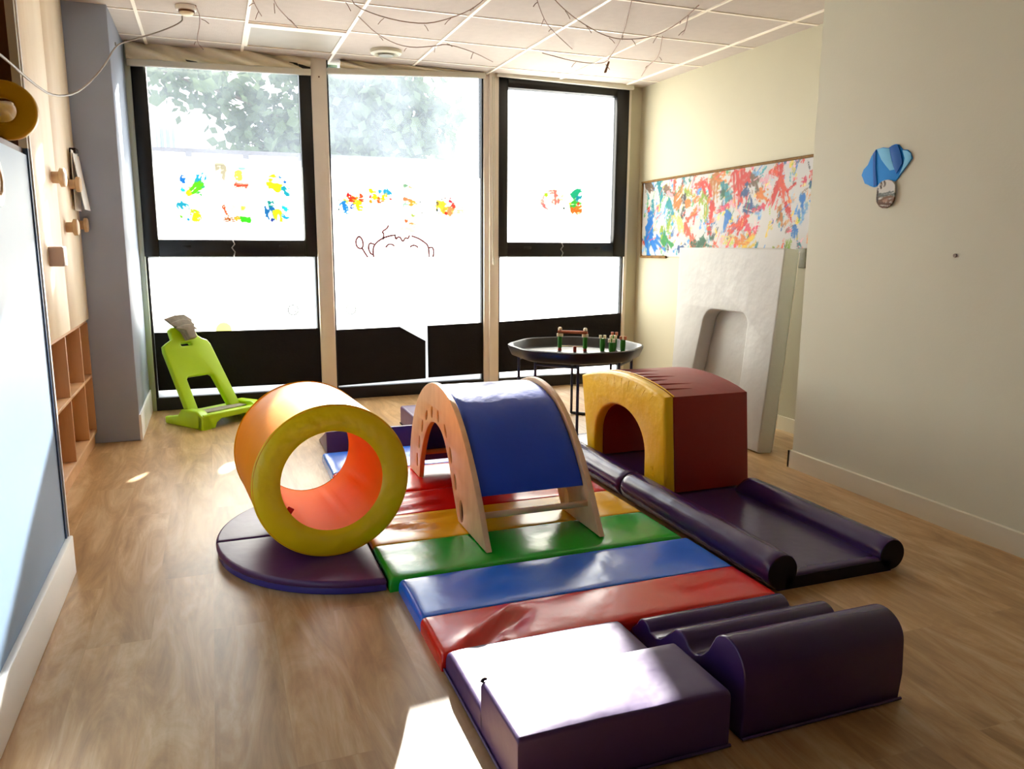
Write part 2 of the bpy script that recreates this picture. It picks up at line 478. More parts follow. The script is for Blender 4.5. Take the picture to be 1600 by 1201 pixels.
struct('wall_right', box(3.47, 3.62, -2.9, .12, 0, H + .03), M_wall)
struct('wall_right_front', box(2.92, 3.62, -7.2, -2.755, 0, H + .03), M_wall2)
struct('wall_rear', box(-1.3, 3.7, -7.35, -7.2, 0, H + .03), mat('dim_brown_rear_wall', (92, 80, 68), .7, .3))
struct('wall_back', boxes([(3.335, 3.62, -.02, .12, 0, H + .03), (-1.3, -.478, -.02, .12, 0, H + .03), (-.478, 3.335, 0, .12, H, H + .03)]), M_wall)
bb = struct('baseboard_right', boxes([(2.9, 2.925, -7.2, -2.742, 0, .095), (2.9, 3.3, -2.755, -2.742, 0, .095)]), M_base)
struct('baseboard_right_far', box(3.452, 3.475, -2.755, 0, 0, .09), M_base)
# left: pillar, recess behind the shelf, blue wall with a niche above it
struct('wall_pillar', box(-1.1, -.466, -.93, 0, 0, H + .03, .004, 1), M_pillar)
struct('baseboard_pillar', box(-.47, -.456, -.93, -.03, 0, .16), M_edge_white)
struct('wall_left_recess', box(-1.3, -1.06, -7.2, .05, 0, H + .03), M_wall2)
wl = struct('wall_left', box(-1.06, -.55, -7.2, -3.0, 0, 1.478), M_blue)
link('edge_strip', box(-.565, -.541, -3.0, -2.985, 0, H), M_edge_white, wl)
link('edge_bead', box(-.56, -.545, -3.022, -3.0, .145, 1.5), M_edge_blue, wl)
link('niche_edge_bead', box(-.57, -.545, -3.022, -3.0, 1.5, H), M_rail, wl)
link('niche_back', box(-1.05, -.95, -7.2, -3.0, 1.5, H), M_brown, wl)
link('niche_side', box(-.95, -.565, -3.02, -3.0, 1.5, H), M_brown, wl)
link('niche_ledge', box(-.95, -.56, -7.2, -3.022, 1.478, 1.5), M_brown, wl)
struct('baseboard_left', box(-.552, -.53, -7.2, -2.99, 0, .145, .003, 1), M_edge_white)

# ------------------------------------------------------------------ the window wall
def window(n, x0, x1, sash, ztop, glass_m, film_top, inner=None, peep=()):
    """one bay: dark bottom rail, lower pane, and an opening black sash or one tall fixed pane"""
    fr = struct('window_%d' % n, boxes([(x0, x1, -.04, .05, 0, .092), (x0, x0 + .018, -.03, .05, .092, ztop), (x1 - .018, x1, -.03, .05, .092, ztop)]), M_black)
    if sash:
        ix0, ix1, iz0, iz1 = inner
        link('sash_stile', box(x0, ix0, -.055, .03, 1.095, ztop, .004, 1), M_black, fr)
        link('sash_stile', box(ix1, x1, -.055, .03, 1.095, ztop, .004, 1), M_black, fr)
        link('sash_rail', box(ix0, ix1, -.055, .03, 1.095, iz0, .004, 1), M_black, fr)
        link('sash_rail', box(ix0, ix1, -.055, .03, iz1, ztop, .004, 1), M_black, fr)
        link('pane', box(ix0, ix1, .0, .006, iz0, iz1), glass_m, fr)
        link('lower_pane', box(x0 + .018, x1 - .018, .0, .006, .092, 1.095), glass_m, fr)
        link('frosted_film', painted((ix0, -.003, iz0), (ix1 - ix0, 0, 0), (0, 0, film_top - iz0), 1, 1, lambda u, v: np.ones((len(u), 3)) * 255), M_film, fr)
        holes = [[(cx + .038 * math.cos(a * .2618), cz + .038 * math.sin(a * .2618)) for a in range(24)] for cx, cz in peep]
        fl = link('lower_frosted_film', flat2d([(x0 + .018, .092), (x1 - .018, .092), (x1 - .018, 1.095), (x0 + .018, 1.095)], holes, frame_M((0, -.003, 0), (1, 0, 0), (0, 0, 1), (0, -1, 0))), M_film, fr)
        # two latches on the bottom rail and the chain of the stay
        for q in (.18, .84):
            xx = ix0 + (ix1 - ix0) * q
            link('latch', box(xx - .03, xx + .03, -.066, -.055, iz0 - .055, iz0 - .035, .003, 1), M_black, fr)
        xm = (ix0 + ix1) / 2 - .01
        link('stay_chain', tube([(xm, -.07, iz0 - .005), (xm + .012, -.075, iz0 - .03), (xm - .008, -.075, iz0 - .055), (xm + .012, -.075, iz0 - .085), (xm, -.07, iz0 - .12)], .0045, 6), M_steel, fr)
    else:
        link('pane', box(x0 + .018, x1 - .018, .0, .006, .092, ztop), glass_m, fr)
        bm = bmesh.new()
        top = [(x0 + .018, film_top + .012), (x0 + .4, film_top - .004), (x0 + .75, film_top - .02), (x1 - .4, film_top - .016), (x1 - .018, film_top - .008)]
        pts = [(x0 + .018, .092)] + top + [(x1 - .018, .092)]
        bm.faces.new([bm.verts.new((a, -.003, b)) for a, b in pts])
        link('frosted_film', bm_mesh(bm), M_film, fr)
    return fr
window(1, -.43, .745, True, 2.46, M_glass, 1.742, (-.338, .658, 1.215, 2.405), [(-.02, .685), (.42, .685)])
window(2, .85, 2.06, False, 2.5, M_glass2, 1.72)
window(3, 2.178, 3.335, True, 2.5, M_glass, 2.404, (2.255, 3.222, 1.212, 2.406))
t1 = struct('trim_1', box(.742, .852, -.07, .06, 0, H, .005, 1), M_trim)
struct('trim_2', boxes([(2.055, 2.095, -.05, .06, 0, H), (2.095, 2.14, -.075, .06, 0, H), (2.14, 2.18, -.05, .06, 0, H)]), M_trim)
struct('trim_3', box(3.33, 3.362, -.045, .03, 0, H, .004, 1), M_trim)
struct('trim_4', box(-.482, -.428, -.05, .06, 0, H, .004, 1), M_grey_green)
link('screw_head', lathe([(.0, -.0015), (.006, -.0015), (.006, .0015), (0, .0015)], (.797, -.0705, 2.37), (0, 1, 0), 10), M_brown, t1)

# black boards standing in the lower panes
def board(label, outline):
    o = link('black_board', extrude2d(outline, [], .016, .002, frame_M((0, -.024, 0), (1, 0, 0), (0, 0, 1), (0, -1, 0))), M_board)
    tag(o, label, 'board', None)
board('long black board under the left window, behind the lime seat', [(-.41, .145), (.738, .14), (.738, .558), (-.41, .562)])
board('black board with one cut-off corner at the left of the middle window', [(.868, .105), (1.564, .125), (1.566, .43), (1.36, .549), (.868, .541)])
board('squarer black board at the right of the middle window', [(1.588, .13), (2.045, .138), (2.045, .562), (1.585, .55)])
board('long black board under the right window, behind the tray table', [(2.19, .14), (3.32, .15), (3.32, .607), (2.19, .563)])

# blinds folded up at the head of each bay
def blind(label, x0, x1, za, zb, cloth, gap=0.):
    t = thing('folded_blind', label, 'blind', ((x0 + x1) / 2, -.08, min(za, zb)))
    sl = math.atan2(zb - za, x1 - x0)
    M = frame_M((x0, -.085, za), (math.cos(sl), 0, math.sin(sl)), (0, 1, 0), (-math.sin(sl), 0, math.cos(sl)))
    link('bottom_rail', box(0, (x1 - x0) / math.cos(sl), -.02, .02, 0, .042, .006, 2, M), M_rail, t)
    if cloth:
        # gathered cloth between the rail and the ceiling, in slanting pleats
        bm = bmesh.new(); g = []
        nx, nz = 120, 8
        for i in range(nx + 1):
            row = []; x = x0 + gap + (x1 - x0 - gap) * i / nx
            zl = za + (zb - za) * (x - x0) / (x1 - x0) + .04
            for j in range(nz + 1):
                q = j / nz; z = zl + (H - zl) * q
                ph = (x - x0) * 9 + q * 2.2
                y = -.075 - .026 * math.sin(ph) - .02 * math.sin(ph * 2.6 + 1 + 2 * q) - .02 * math.sin(q * math.pi)
                row.append(bm.verts.new((x, y, z)))
            g.append(row)
        for i in range(nx):
            for j in range(nz): bm.faces.new((g[i][j], g[i + 1][j], g[i + 1][j + 1], g[i][j + 1]))
        link('gathered_cloth', bm_mesh(bm, smooth=True), M_blind, t)
    return t
blind('beige cloth blind bunched up above the left window', -.45, .74, 2.343, 2.372, True)
blind('thin beige blind folded above the middle window', .853, 2.05, 2.39, 2.452, True, .09)
blind('pale blind rail drawn up above the right window', 2.15, 3.35, 2.475, 2.457, False)
pc = thing('blind_cord', 'pale pull cord hanging down the post right of the middle window', 'cord', (2.115, -.09, 1.07))
link('cord', tube([(2.115, -.085, 2.47), (2.113, -.085, 1.8), (2.116, -.085, 1.08)], .003, 6), M_rail, pc)
link('cord', tube([(2.128, -.085, 2.47), (2.13, -.085, 1.8), (2.127, -.085, 1.06)], .003, 6), M_rail, pc)
link('cord_weight', lathe([(.003, 1.03), (.008, 1.035), (.008, 1.08), (.003, 1.09)], (2.122, -.085, 0), (0, 0, 1), 10), M_rail, pc)

# ------------------------------------------------------------------ outdoors
M_out_wall = mat('white_render_outside', (240, 240, 240), .8, .2, .02)
M_cap = mat('dark_wall_cap', (96, 92, 96), .7, .2)
M_ground = mat('pale_paving', (205, 202, 196), .8, .2, .08)
M_leaf = mat('leaf_green', (92, 118, 58), .5, .4, .35, 3)
M_bark = mat('tree_bark', (92, 80, 70), .8, .2, .2, 12)
M_shut = mat('blue_grey_shutter', (126, 140, 160), .6, .3)
struct('ground', box(-14, 16, .12, 26, -.15, -.02), M_ground)
gw = thing('garden_wall', 'white garden wall with a dark coping outside the left window', 'wall', (-2, 6.1, -.02))
link('wall_body', box(-9, 4.6, 6.0, 6.2, -.02, 2.42), M_out_wall, gw)
link('coping', box(-9, 4.6, 5.95, 6.25, 2.42, 2.47), M_cap, gw)
for k in range(7):
    link('coping_bracket', box(-2.5 + k * .75, -2.42 + k * .75, 5.92, 5.96, 2.36, 2.43), M_cap, gw)
hs = thing('white_house', 'white house with a barred window beyond the garden wall', 'house', (-3, 14.2, -.02))
link('wall', box(-9, 3.2, 14, 18, -.02, 5.4), M_out_wall, hs)
w_ = link('window', box(-1.02, -.62, 13.95, 14.01, 3.15, 3.75), M_shut, hs)
for k in range(3):
    link('window_bar', box(-.97 + k * .125, -.93 + k * .125, 13.9, 13.95, 3.18, 3.72), M_white, w_)
tr = thing('garden_tree', 'leafy tree arching outside behind the left and middle windows', 'tree', (3.0, 11.0, -.02))
link('trunk', tube([(3.0, 11.0, -.02), (2.95, 11.0, 1.0), (2.77, 11.05, 2.43), (2.5, 11.0, 3.36)], lambda t: .15 - .07 * t, 10, smooth_iter=2), M_bark, tr)
tree_at = lambda p: (p[0] * 1.54, 11 + (p[1] - 5) * 1.5, 1.2 + (p[2] - 1.2) * 1.54)
limbs = [[(1.62, 5, 2.6), (1.0, 4.9, 2.75), (.5, 4.9, 3.0), (-.2, 5, 3.2), (-.55, 5.1, 3.35)],
         [(1.62, 5, 2.6), (1.5, 5.1, 3.1), (1.2, 5.2, 3.5), (.9, 5.2, 3.9)],
         [(1.62, 5, 2.6), (2.0, 4.9, 3.0), (2.5, 4.9, 3.2), (2.75, 5, 3.3)],
         [(1.8, 5.05, 2.0), (1.3, 4.9, 2.3), (.85, 4.85, 2.4), (.55, 4.85, 2.45)],
         [(1.8, 5.05, 2.0), (2.2, 5.1, 2.35), (2.6, 5.0, 2.4)],
         [(1.62, 5, 2.6), (1.9, 5.1, 3.2), (2.3, 5.2, 3.55)], [(2.0, 4.9, 3.0), (2.4, 4.9, 2.75), (2.9, 4.9, 2.7), (3.2, 5, 2.9)], [(1.5, 5.1, 3.1), (1.9, 5.0, 2.9), (2.3, 5, 2.6)]]
limbs = [[tree_at(p) for p in L_] for L_ in limbs]
for L_ in limbs:
    link('branch', tube(L_, lambda t: .055 - .044 * t, 7, smooth_iter=2), M_bark, tr)
bm = bmesh.new()
centres = []
for L_ in limbs:
    for a, b in zip(L_[:-1], L_[1:]):
        for t in (0, .33, .66, 1): centres.append((Vector(a).lerp(Vector(b), t), .46))
centres = [c for c in centres if c[0].z > 2.6]
for k in range(3600):
    c, s = random.choice(centres)
    p = c + Vector((random.gauss(0, s * .75), random.gauss(0, s), random.gauss(0, s * .62)))
    if p.z < 2.5 or p.x > 5.2 or p.z > 4.9: continue
    L_ = random.uniform(.16, .36); W_ = L_ * random.uniform(.3, .45)
    d = Vector((random.gauss(0, 1), random.gauss(0, .6), random.gauss(-.5, .8))).normalized()
    n_ = d.cross(Vector((random.gauss(0, 1), random.gauss(0, 1), random.gauss(0, 1)))).normalized(); q = d.cross(n_) * .2
    a, b2, c2, d2 = p, p + d * L_ * .5 + n_ * W_ + q * W_, p + d * L_, p + d * L_ * .5 - n_ * W_ + q * W_
    vs = [bm.verts.new(v) for v in (a, b2, c2, d2)]; bm.faces.new(vs[:3]); bm.faces.new((vs[0], vs[2], vs[3]))
M_leaf_t = translucent('sunlit_leaf', (74, 86, 62), 0., .8)
fo = link('foliage', bm_mesh(bm), M_leaf_t, tr); fo['kind'] = 'stuff'

# ------------------------------------------------------------------ paintings and stickers
W_ = (252, 250, 244)
def thin_paint(c):
    """watery paint on paper with bright daylight behind it: the pigment's own transmission"""
    return tuple(255 * (1.055 * max(v / 5, .0035) ** (1 / 2.4) - .055) for v in lin(c))
def dots_paper(label, x0, x1, z0, z1, blobs, seed, base=W_):
    asp = (x1 - x0) / (z1 - z0)
    def fn(u, v):
        c = np.ones((len(u), 3)) * np.array(base, float)
        for i, (a, b, w, rgb) in enumerate(blobs):
            if len(a) == 2: c = brush(c, u, v, a, b, w * 1.6, thin_paint(rgb), seed + i * 3, asp)
        return c
    o = link('window_painting', painted((x0, -.008 - .0004 * (seed % 5), z0), (x1 - x0, 0, 0), (0, 0, z1 - z0), 60, 60, fn), M_paper_t)
    return tag(o, label, 'painting', 'paintings taped to the windows')
BL, CY, YL, GR, RD, OR, PK, DG = (20, 110, 190), (20, 190, 225), (250, 235, 20), (90, 200, 30), (215, 40, 40), (250, 140, 30), (240, 150, 140), (40, 60, 60)
def pt(u, v, w, c, du=0, dv=0): return ((u, v), (u + du, v + dv), w, c)
dots_paper('upper handprint painting in blue, green and yellow at the left of the left window', -.2, 0., 1.50, 1.68,
    [pt(.2, .7, .1, BL), pt(.2, .35, .07, CY), pt(.75, .65, .16, (10, 150, 200), .05, .15), pt(.6, .35, .15, GR, .1, .1), pt(.4, .2, .08, YL), pt(.72, .2, .1, (50, 180, 60))], 3)
dots_paper('lower handprint painting in blue and yellow at the left of the left window', -.21, -.02, 1.33, 1.485,
    [pt(.2, .75, .15, (40, 150, 180), .1, -.1), pt(.55, .5, .14, (170, 220, 20), .25, -.1), pt(.7, .25, .13, YL), pt(.4, .15, .06, (20, 140, 190)), pt(.15, .3, .05, GR)], 8)
dots_paper('painting with a yellow and red fan shape in the middle of the left window', .06, .3, 1.53, 1.75,
    [pt(.1, .85, .16, (178, 172, 150), .02, -.1), pt(.66, .7, .09, (250, 230, 90), .02, -.1), pt(.62, .35, .08, (245, 150, 130), .2, .05), pt(.56, .3, .05, (200, 70, 50), .28, 0), pt(.7, .88, .05, (150, 200, 190), .1, 0)], 14)
dots_paper('painting of a brown and green mound low in the middle of the left window', .08, .29, 1.335, 1.515,
    [pt(.12, .62, .06, (190, 90, 60), .1, -.25), pt(.15, .12, .08, (150, 80, 40), .5, .05), pt(.5, .2, .06, (190, 160, 50), .2, 0), pt(.75, .18, .13, (60, 190, 40), .1, 0), pt(.45, .6, .14, (215, 240, 200), .25, 0), pt(.75, .6, .06, (190, 230, 80))], 20)
dots_paper('yellow handprint painting with blue dots at the right of the left window', .395, .57, 1.53, 1.69,
    [pt(.25, .6, .2, (235, 240, 20), .2, -.05), pt(.6, .85, .07, BL), pt(.75, .35, .12, (20, 150, 170), .1, -.15), pt(.8, .65, .05, BL), pt(.45, .3, .14, (200, 230, 20))], 26)
dots_paper('handprint painting in deep blue and yellow low at the right of the left window', .38, .57, 1.345, 1.515,
    [pt(.2, .45, .17, (10, 100, 160), .05, -.15), pt(.25, .75, .1, (10, 130, 130)), pt(.52, .4, .17, (240, 230, 10), 0, -.15), pt(.78, .6, .1, (30, 180, 220)), pt(.78, .25, .11, (20, 150, 220)), pt(.3, .1, .07, (10, 60, 140))], 31)
dots_paper('dotted painting in red, yellow and blue at the left of the middle window', .9, 1.11, 1.41, 1.585,
    [pt(.45, .75, .1, RD), pt(.65, .7, .11, OR), pt(.35, .6, .08, YL), pt(.9, .6, .1, (230, 70, 30)), pt(.75, .5, .1, YL), pt(.55, .6, .1, (225, 60, 40)), pt(.25, .35, .12, (40, 120, 190), .02, -.15), pt(.55, .33, .09, (60, 90, 170)), pt(.82, .3, .11, (245, 225, 20)), pt(.1, .6, .03, DG), pt(.08, .2, .03, DG), pt(.15, .45, .03, BL), pt(.9, .8, .07, (200, 80, 50))], 37)
dots_paper('dotted painting in yellow, orange and blue second from the left in the middle window', 1.14, 1.33, 1.49, 1.62,
    [pt(.18, .75, .15, YL), pt(.48, .75, .1, (50, 150, 200)), pt(.8, .7, .13, (50, 150, 190), -.03, .08), pt(.1, .4, .09, RD), pt(.3, .35, .15, (250, 200, 20)), pt(.45, .25, .12, (235, 90, 40)), pt(.65, .4, .14, (250, 190, 30)), pt(.9, .35, .09, (180, 60, 60)), pt(.12, .12, .08, OR), pt(.6, .15, .08, (240, 120, 80))], 43)
dots_paper('tall pale painting with orange patches above the drawn face', 1.37, 1.59, 1.27, 1.66,
    [pt(.25, .93, .03, (120, 160, 130), .05, 0), pt(.45, .9, .025, (200, 170, 130), .2, -.05), pt(.25, .66, .035, (235, 120, 80), .15, -.01), pt(.45, .6, .04, (240, 150, 60), .1, 0), pt(.22, .56, .03, (150, 190, 170), .1, 0), pt(.5, .38, .03, (150, 170, 80), .05, 0), pt(.28, .25, .03, (225, 100, 60)), pt(.45, .2, .035, (240, 140, 90), .1, 0), pt(.8, .62, .015, DG), pt(.85, .42, .015, DG), pt(.78, .5, .012, DG), pt(.15, .12, .05, (250, 225, 190), .6, -.04)], 49)
dots_paper('red and yellow shell painting with a green leaf at the right of the middle window', 1.66, 1.97, 1.34, 1.62,
    [pt(.12, .55, .1, (245, 190, 60), .05, -.12), pt(.3, .4, .09, (250, 170, 60), .1, 0), pt(.44, .42, .1, (245, 140, 90)), pt(.42, .68, .07, (215, 40, 60)), pt(.5, .55, .05, (225, 70, 60)), pt(.07, .6, .03, DG), pt(.07, .4, .03, DG), pt(.2, .72, .02, DG), pt(.28, .75, .02, (120, 60, 40)), pt(.62, .4, .07, (200, 235, 150), .08, 0), pt(.6, .08, .05, (225, 240, 205), .2, 0), pt(.3, .32, .03, RD)], 55)
dots_paper('landscape painting of a red ring and green tree on the right window', 2.52, 2.94, 1.41, 1.68,
    [pt(.14, .45, .045, PK, .04, .2), pt(.2, .74, .05, (235, 120, 110), .15, .06), pt(.16, .38, .045, (240, 110, 110), .08, -.08), pt(.42, .55, .09, (235, 110, 100), -.02, .18), pt(.22, .68, .04, (150, 190, 40)), pt(.58, .6, .09, (250, 240, 160)), pt(.86, .7, .14, (20, 150, 110), .05, .05), pt(.84, .45, .13, (60, 160, 60), .06, 0), pt(.84, .25, .1, (235, 100, 40), .08, .02), pt(.92, .6, .07, (20, 130, 150)), pt(.6, .3, .025, DG), pt(.72, .45, .03, (200, 200, 40)), pt(.92, .42, .05, (215, 60, 40))], 61, (252, 248, 222))

M_pen = translucent('pale_red_window_pen', (128, 100, 102), 0., .1)
M_sun = translucent('pale_yellow_paper', (210, 206, 150), 0., .1)
dr = thing('window_drawing', 'faint pink pen drawing of a smiling face and a spoon on the middle window', 'drawing', (1.35, -.01, 1.09))
def pen(nm, pts, r=.0078): link(nm, tube([(a, -.012, b) for a, b in pts], r, 5, smooth_iter=2), M_pen, dr)
pen('spoon_bowl', [(1.06, 1.25), (1.035, 1.22), (1.04, 1.17), (1.075, 1.15), (1.095, 1.18), (1.085, 1.23), (1.06, 1.25)])
pen('spoon_handle', [(1.085, 1.155), (1.105, 1.12), (1.125, 1.09)])
pen('hand_outline', [(1.175, 1.19), (1.14, 1.2), (1.13, 1.16), (1.145, 1.12), (1.165, 1.11)])
pen('face_outline', [(1.17, 1.09), (1.165, 1.16), (1.19, 1.2), (1.24, 1.235), (1.3, 1.255), (1.345, 1.26)])
pen('cheek_outline', [(1.47, 1.255), (1.52, 1.24), (1.57, 1.21), (1.605, 1.18), (1.61, 1.09)])
pen('hat_outline', [(1.245, 1.225), (1.255, 1.27), (1.235, 1.285), (1.28, 1.31), (1.29, 1.335)])
pen('ear_outline', [(1.61, 1.165), (1.64, 1.17), (1.648, 1.13), (1.64, 1.09)])
pen('fringe', [(1.34, 1.262), (1.345, 1.225), (1.365, 1.25), (1.385, 1.24), (1.4, 1.205), (1.42, 1.245), (1.44, 1.23), (1.455, 1.262)])
pen('eye', [(1.265, 1.165), (1.285, 1.19), (1.315, 1.19), (1.335, 1.175)])
pen('eye', [(1.455, 1.17), (1.48, 1.185), (1.505, 1.18), (1.52, 1.165)])
M_ghost = translucent('pale_grey_sticker', (112, 114, 116), 0., .1)
for x, z, lb in ((.553, .70, 'faint round smiling sticker low on the left window'), (.984, .694, 'faint round smiling sticker low on the middle window')):
    t = thing('round_sticker', lb, 'sticker', (x, -.01, z - .04))
    link('rim', tube([(x + .037 * math.cos(a * .3142), -.01, z + .037 * math.sin(a * .3142)) for a in range(20)],   .0045, 5, True), M_ghost, t)
    link('smile', tube([(x - .02, -.01, z - .008), (x, -.01, z - .022), (x + .02, -.01, z - .008)],   .0045, 5, smooth_iter=2), M_ghost, t)
    for s in (-1, 1):
        link('eye', tube([(x + s * .014, -.01, z + .006), (x + s * .013, -.01, z + .014)],   .0045, 5), M_ghost, t)
yo = link('paper_sun', extrude2d([(.056 + .055 * math.cos(a * .2618), .566 + .055 * math.sin(a * .2618)) for a in range(24)], [], .002, 0, frame_M((0, -.010, 0), (1, 0, 0), (0, 0, 1), (0, -1, 0))), M_sun)
tag(yo, 'pale yellow paper disc showing above the left black board', 'paper')

# big painting on the far right wall; strokes given on the sheet, left edge (window side) u=0
PX0, PX1 = 100, 1500
def uv(x, y):
    u = (x - PX0) / (PX1 - PX0); t = 300 - 215 * u; b = 880 - 90 * u
    return (u, 1 - (y - t) / (b - t))
C = dict(r=(214, 38, 26), r2=(232, 74, 40), k=(228, 60, 92), o=(226, 120, 24), oc=(190, 110, 30), b=(24, 116, 206), nb=(30, 74, 130), t=(22, 132, 146), g=(40, 142, 66), lg=(140, 170, 40), dg=(26, 92, 62), y=(236, 190, 30), ly=(226, 208, 110), bn=(110, 84, 62), bk=(44, 44, 48), p=(236, 170, 180), lb=(120, 176, 224))
ST = [(130, 300, 200, 350, 34, 'bn'), (265, 290, 290, 400, 34, 't'), (340, 330, 430, 380, 30, 'bn'), (430, 280, 425, 350, 22, 'r2'), (360, 360, 430, 400, 26, 'p'),
      (205, 430, 215, 510, 32, 't'), (200, 540, 190, 640, 30, 'b'), (190, 680, 330, 760, 62, 'b'), (180, 760, 220, 830, 55, 'b'), (330, 660, 340, 740, 40, 'lg'), (340, 720, 400, 790, 44, 'g'), (385, 580, 390, 690, 26, 'lg'), (250, 560, 300, 520, 22, 'lb'), (420, 530, 440, 550, 26, 'y'), (170, 500, 160, 510, 14, 'r'),
      (380, 440, 410, 500, 30, 't'), (470, 420, 530, 340, 40, 'oc'), (550, 350, 620, 380, 30, 'lg'), (520, 400, 520, 540, 22, 'bk'), (560, 450, 640, 400, 32, 'o'), (600, 540, 660, 470, 22, 'p'), (560, 560, 660, 500, 16, 'r2'), (490, 590, 520, 680, 28, 'ly'),
      (640, 300, 720, 260, 30, 'r2'), (700, 270, 740, 350, 36, 'r'), (690, 400, 720, 420, 40, 'lg'), (740, 400, 740, 540, 26, 'lg'), (800, 260, 800, 400, 50, 'oc'), (820, 230, 900, 240, 34, 'o'), (780, 420, 770, 620, 34, 'r'), (570, 620, 640, 760, 32, 'r2'), (700, 750, 780, 690, 44, 'dg'), (660, 770, 800, 770, 40, 'dg'), (820, 740, 840, 760, 24, 'r2'), (510, 790, 560, 790, 24, 'nb'),
      (890, 300, 910, 380, 34, 't'), (880, 340, 860, 360, 20, 'dg'), (980, 240, 1000, 370, 52, 'r'), (1060, 230, 940, 330, 36, 'r'), (1110, 250, 1130, 290, 40, 'bn'), (1060, 330, 1070, 430, 34, 'nb'), (1060, 440, 1150, 460, 26, 'nb'), (1180, 440, 1110, 470, 14, 'k'), (920, 440, 830, 490, 16, 'k'), (950, 420, 1010, 480, 18, 'p'), (920, 520, 900, 630, 28, 'b'), (1060, 530, 960, 640, 30, 'r'), (1020, 560, 940, 620, 22, 'r2'), (1080, 610, 1150, 600, 24, 'k'),
      (1150, 340, 1200, 370, 28, 'o'), (1230, 180, 1270, 200, 24, 'r2'), (1290, 150, 1280, 240, 24, 'r'), (1280, 280, 1240, 420, 30, 'r'), (1300, 250, 1340, 400, 28, 'r2'), (1340, 420, 1385, 530, 16, 'r'), (1390, 270, 1340, 320, 10, 'r'), (1380, 170, 1380, 210, 22, 'ly'), (1490, 180, 1485, 230, 12, 'r'), (1445, 240, 1440, 280, 14, 'k'), (1485, 260, 1480, 280, 10, 'nb'),
      (1435, 370, 1445, 480, 26, 'b'), (1470, 420, 1440, 540, 16, 'lb'), (1410, 580, 1410, 650, 22, 'b'), (1430, 740, 1440, 780, 32, 't'), (1370, 720, 1360, 770, 26, 'lg'), (1280, 750, 1290, 770, 20, 'lg'), (1300, 440, 1310, 540, 22, 'oc'), (1240, 580, 1260, 560, 16, 'ly'), (1060, 740, 1110, 680, 42, 'y'), (1000, 700, 1080, 700, 22, 'o'), (890, 700, 960, 690, 28, 'ly'), (880, 690, 880, 740, 18, 'p'), (930, 780, 990, 770, 16, 'y'), (1150, 490, 1150, 500, 16, 'lb'), (1110, 190, 1130, 190, 24, 'lb'), (1180, 250, 1230, 220, 20, 'p'), (520, 250, 530, 290, 18, 't'), (650, 470, 600, 530, 14, 'o')]
PAD_A = 2.03 / .61
def big_paint(u, v):
    c = np.ones((len(u), 3)) * np.array((188, 186, 184), float)
    tn = fbm(u * PAD_A, v, 5, 99)[:, None]
    c = c + tn * np.array((6, 4, -2.))
    r = np.random.default_rng(5)
    keys = list(C)
    for k in range(320):                       # small dabs first
        a = r.uniform(0, 1, 2); an = r.normal(1.1, .5); L_ = r.uniform(.02, .12)
        b = (a[0] + math.cos(an) * L_ / PAD_A, a[1] + math.sin(an) * L_)
        kk = keys[r.integers(len(keys))] if a[0] > .25 or r.random() < .35 else ['b', 'lb', 't', 'g'][r.integers(4)]
        c = brush(c, u, v, a, b, r.uniform(.008, .03), C[kk], 300 + k, PAD_A, 1.1, .8)
    for i, (x0, y0, x1, y1, w, k) in enumerate(ST):
        c = brush(c, u, v, uv(x0, y0), uv(x1, y1), w / 640 * 1.35, tuple(v_ * .84 for v_ in C[k]), 500 + i * 7, PAD_A, 1.0, .95)
    for k in range(60):                        # and streaks dragged over
        a = r.uniform(.02, .98, 2); an = r.normal(1.0, .4); L_ = r.uniform(.06, .2)
        b = (a[0] + math.cos(an) * L_ / PAD_A, a[1] + math.sin(an) * L_)
        kk = ['r', 'k', 'r2', 'p', 'o', 'b', 'ly', 'lg'][r.integers(8)]
        c = brush(c, u, v, a, b, r.uniform(.004, .009), C[kk], 800 + k, PAD_A, .6, .8)
    return np.clip(c * .97, 0, 255)
bp_ = thing('wall_painting', 'long splashy red, blue and green painting on the right wall above the white arch block', 'painting', (3.468, -1.1, 1.1))
sheet = painted((3.462, -.115, 1.1), (0, -2.035, .02), (0, 0, .61), 420, 130, big_paint)
link('paper_sheet', sheet, M_paint, bp_)
link('brown_border', join([
    tube([(3.46, -.09, 1.715), (3.458, -.6, 1.722), (3.458, -1.2, 1.728), (3.458, -2.16, 1.738)], .009, 6, smooth_iter=1),
    tube([(3.46, -.1, 1.715), (3.458, -.095, 1.5), (3.458, -.11, 1.3), (3.46, -.115, 1.09)], .008, 6, smooth_iter=1),
    tube([(3.46, -.11, 1.095), (3.458, -.3, 1.098), (3.458, -.52, 1.1)], .011, 6)]), M_brownpaper, bp_)
wp = thing('wall_box', 'small grey box on the far right wall beside the white arch block', 'box', (3.45, -2.1, 1.06))
link('cover', box(3.44, 3.472, -2.15, -2.06, 1.062, 1.182, .004, 2), mat('grey_box', (146, 146, 130), .5, .4), wp)
link('lid_line', box(3.437, 3.441, -2.14, -2.07, 1.115, 1.119), M_steel, wp)

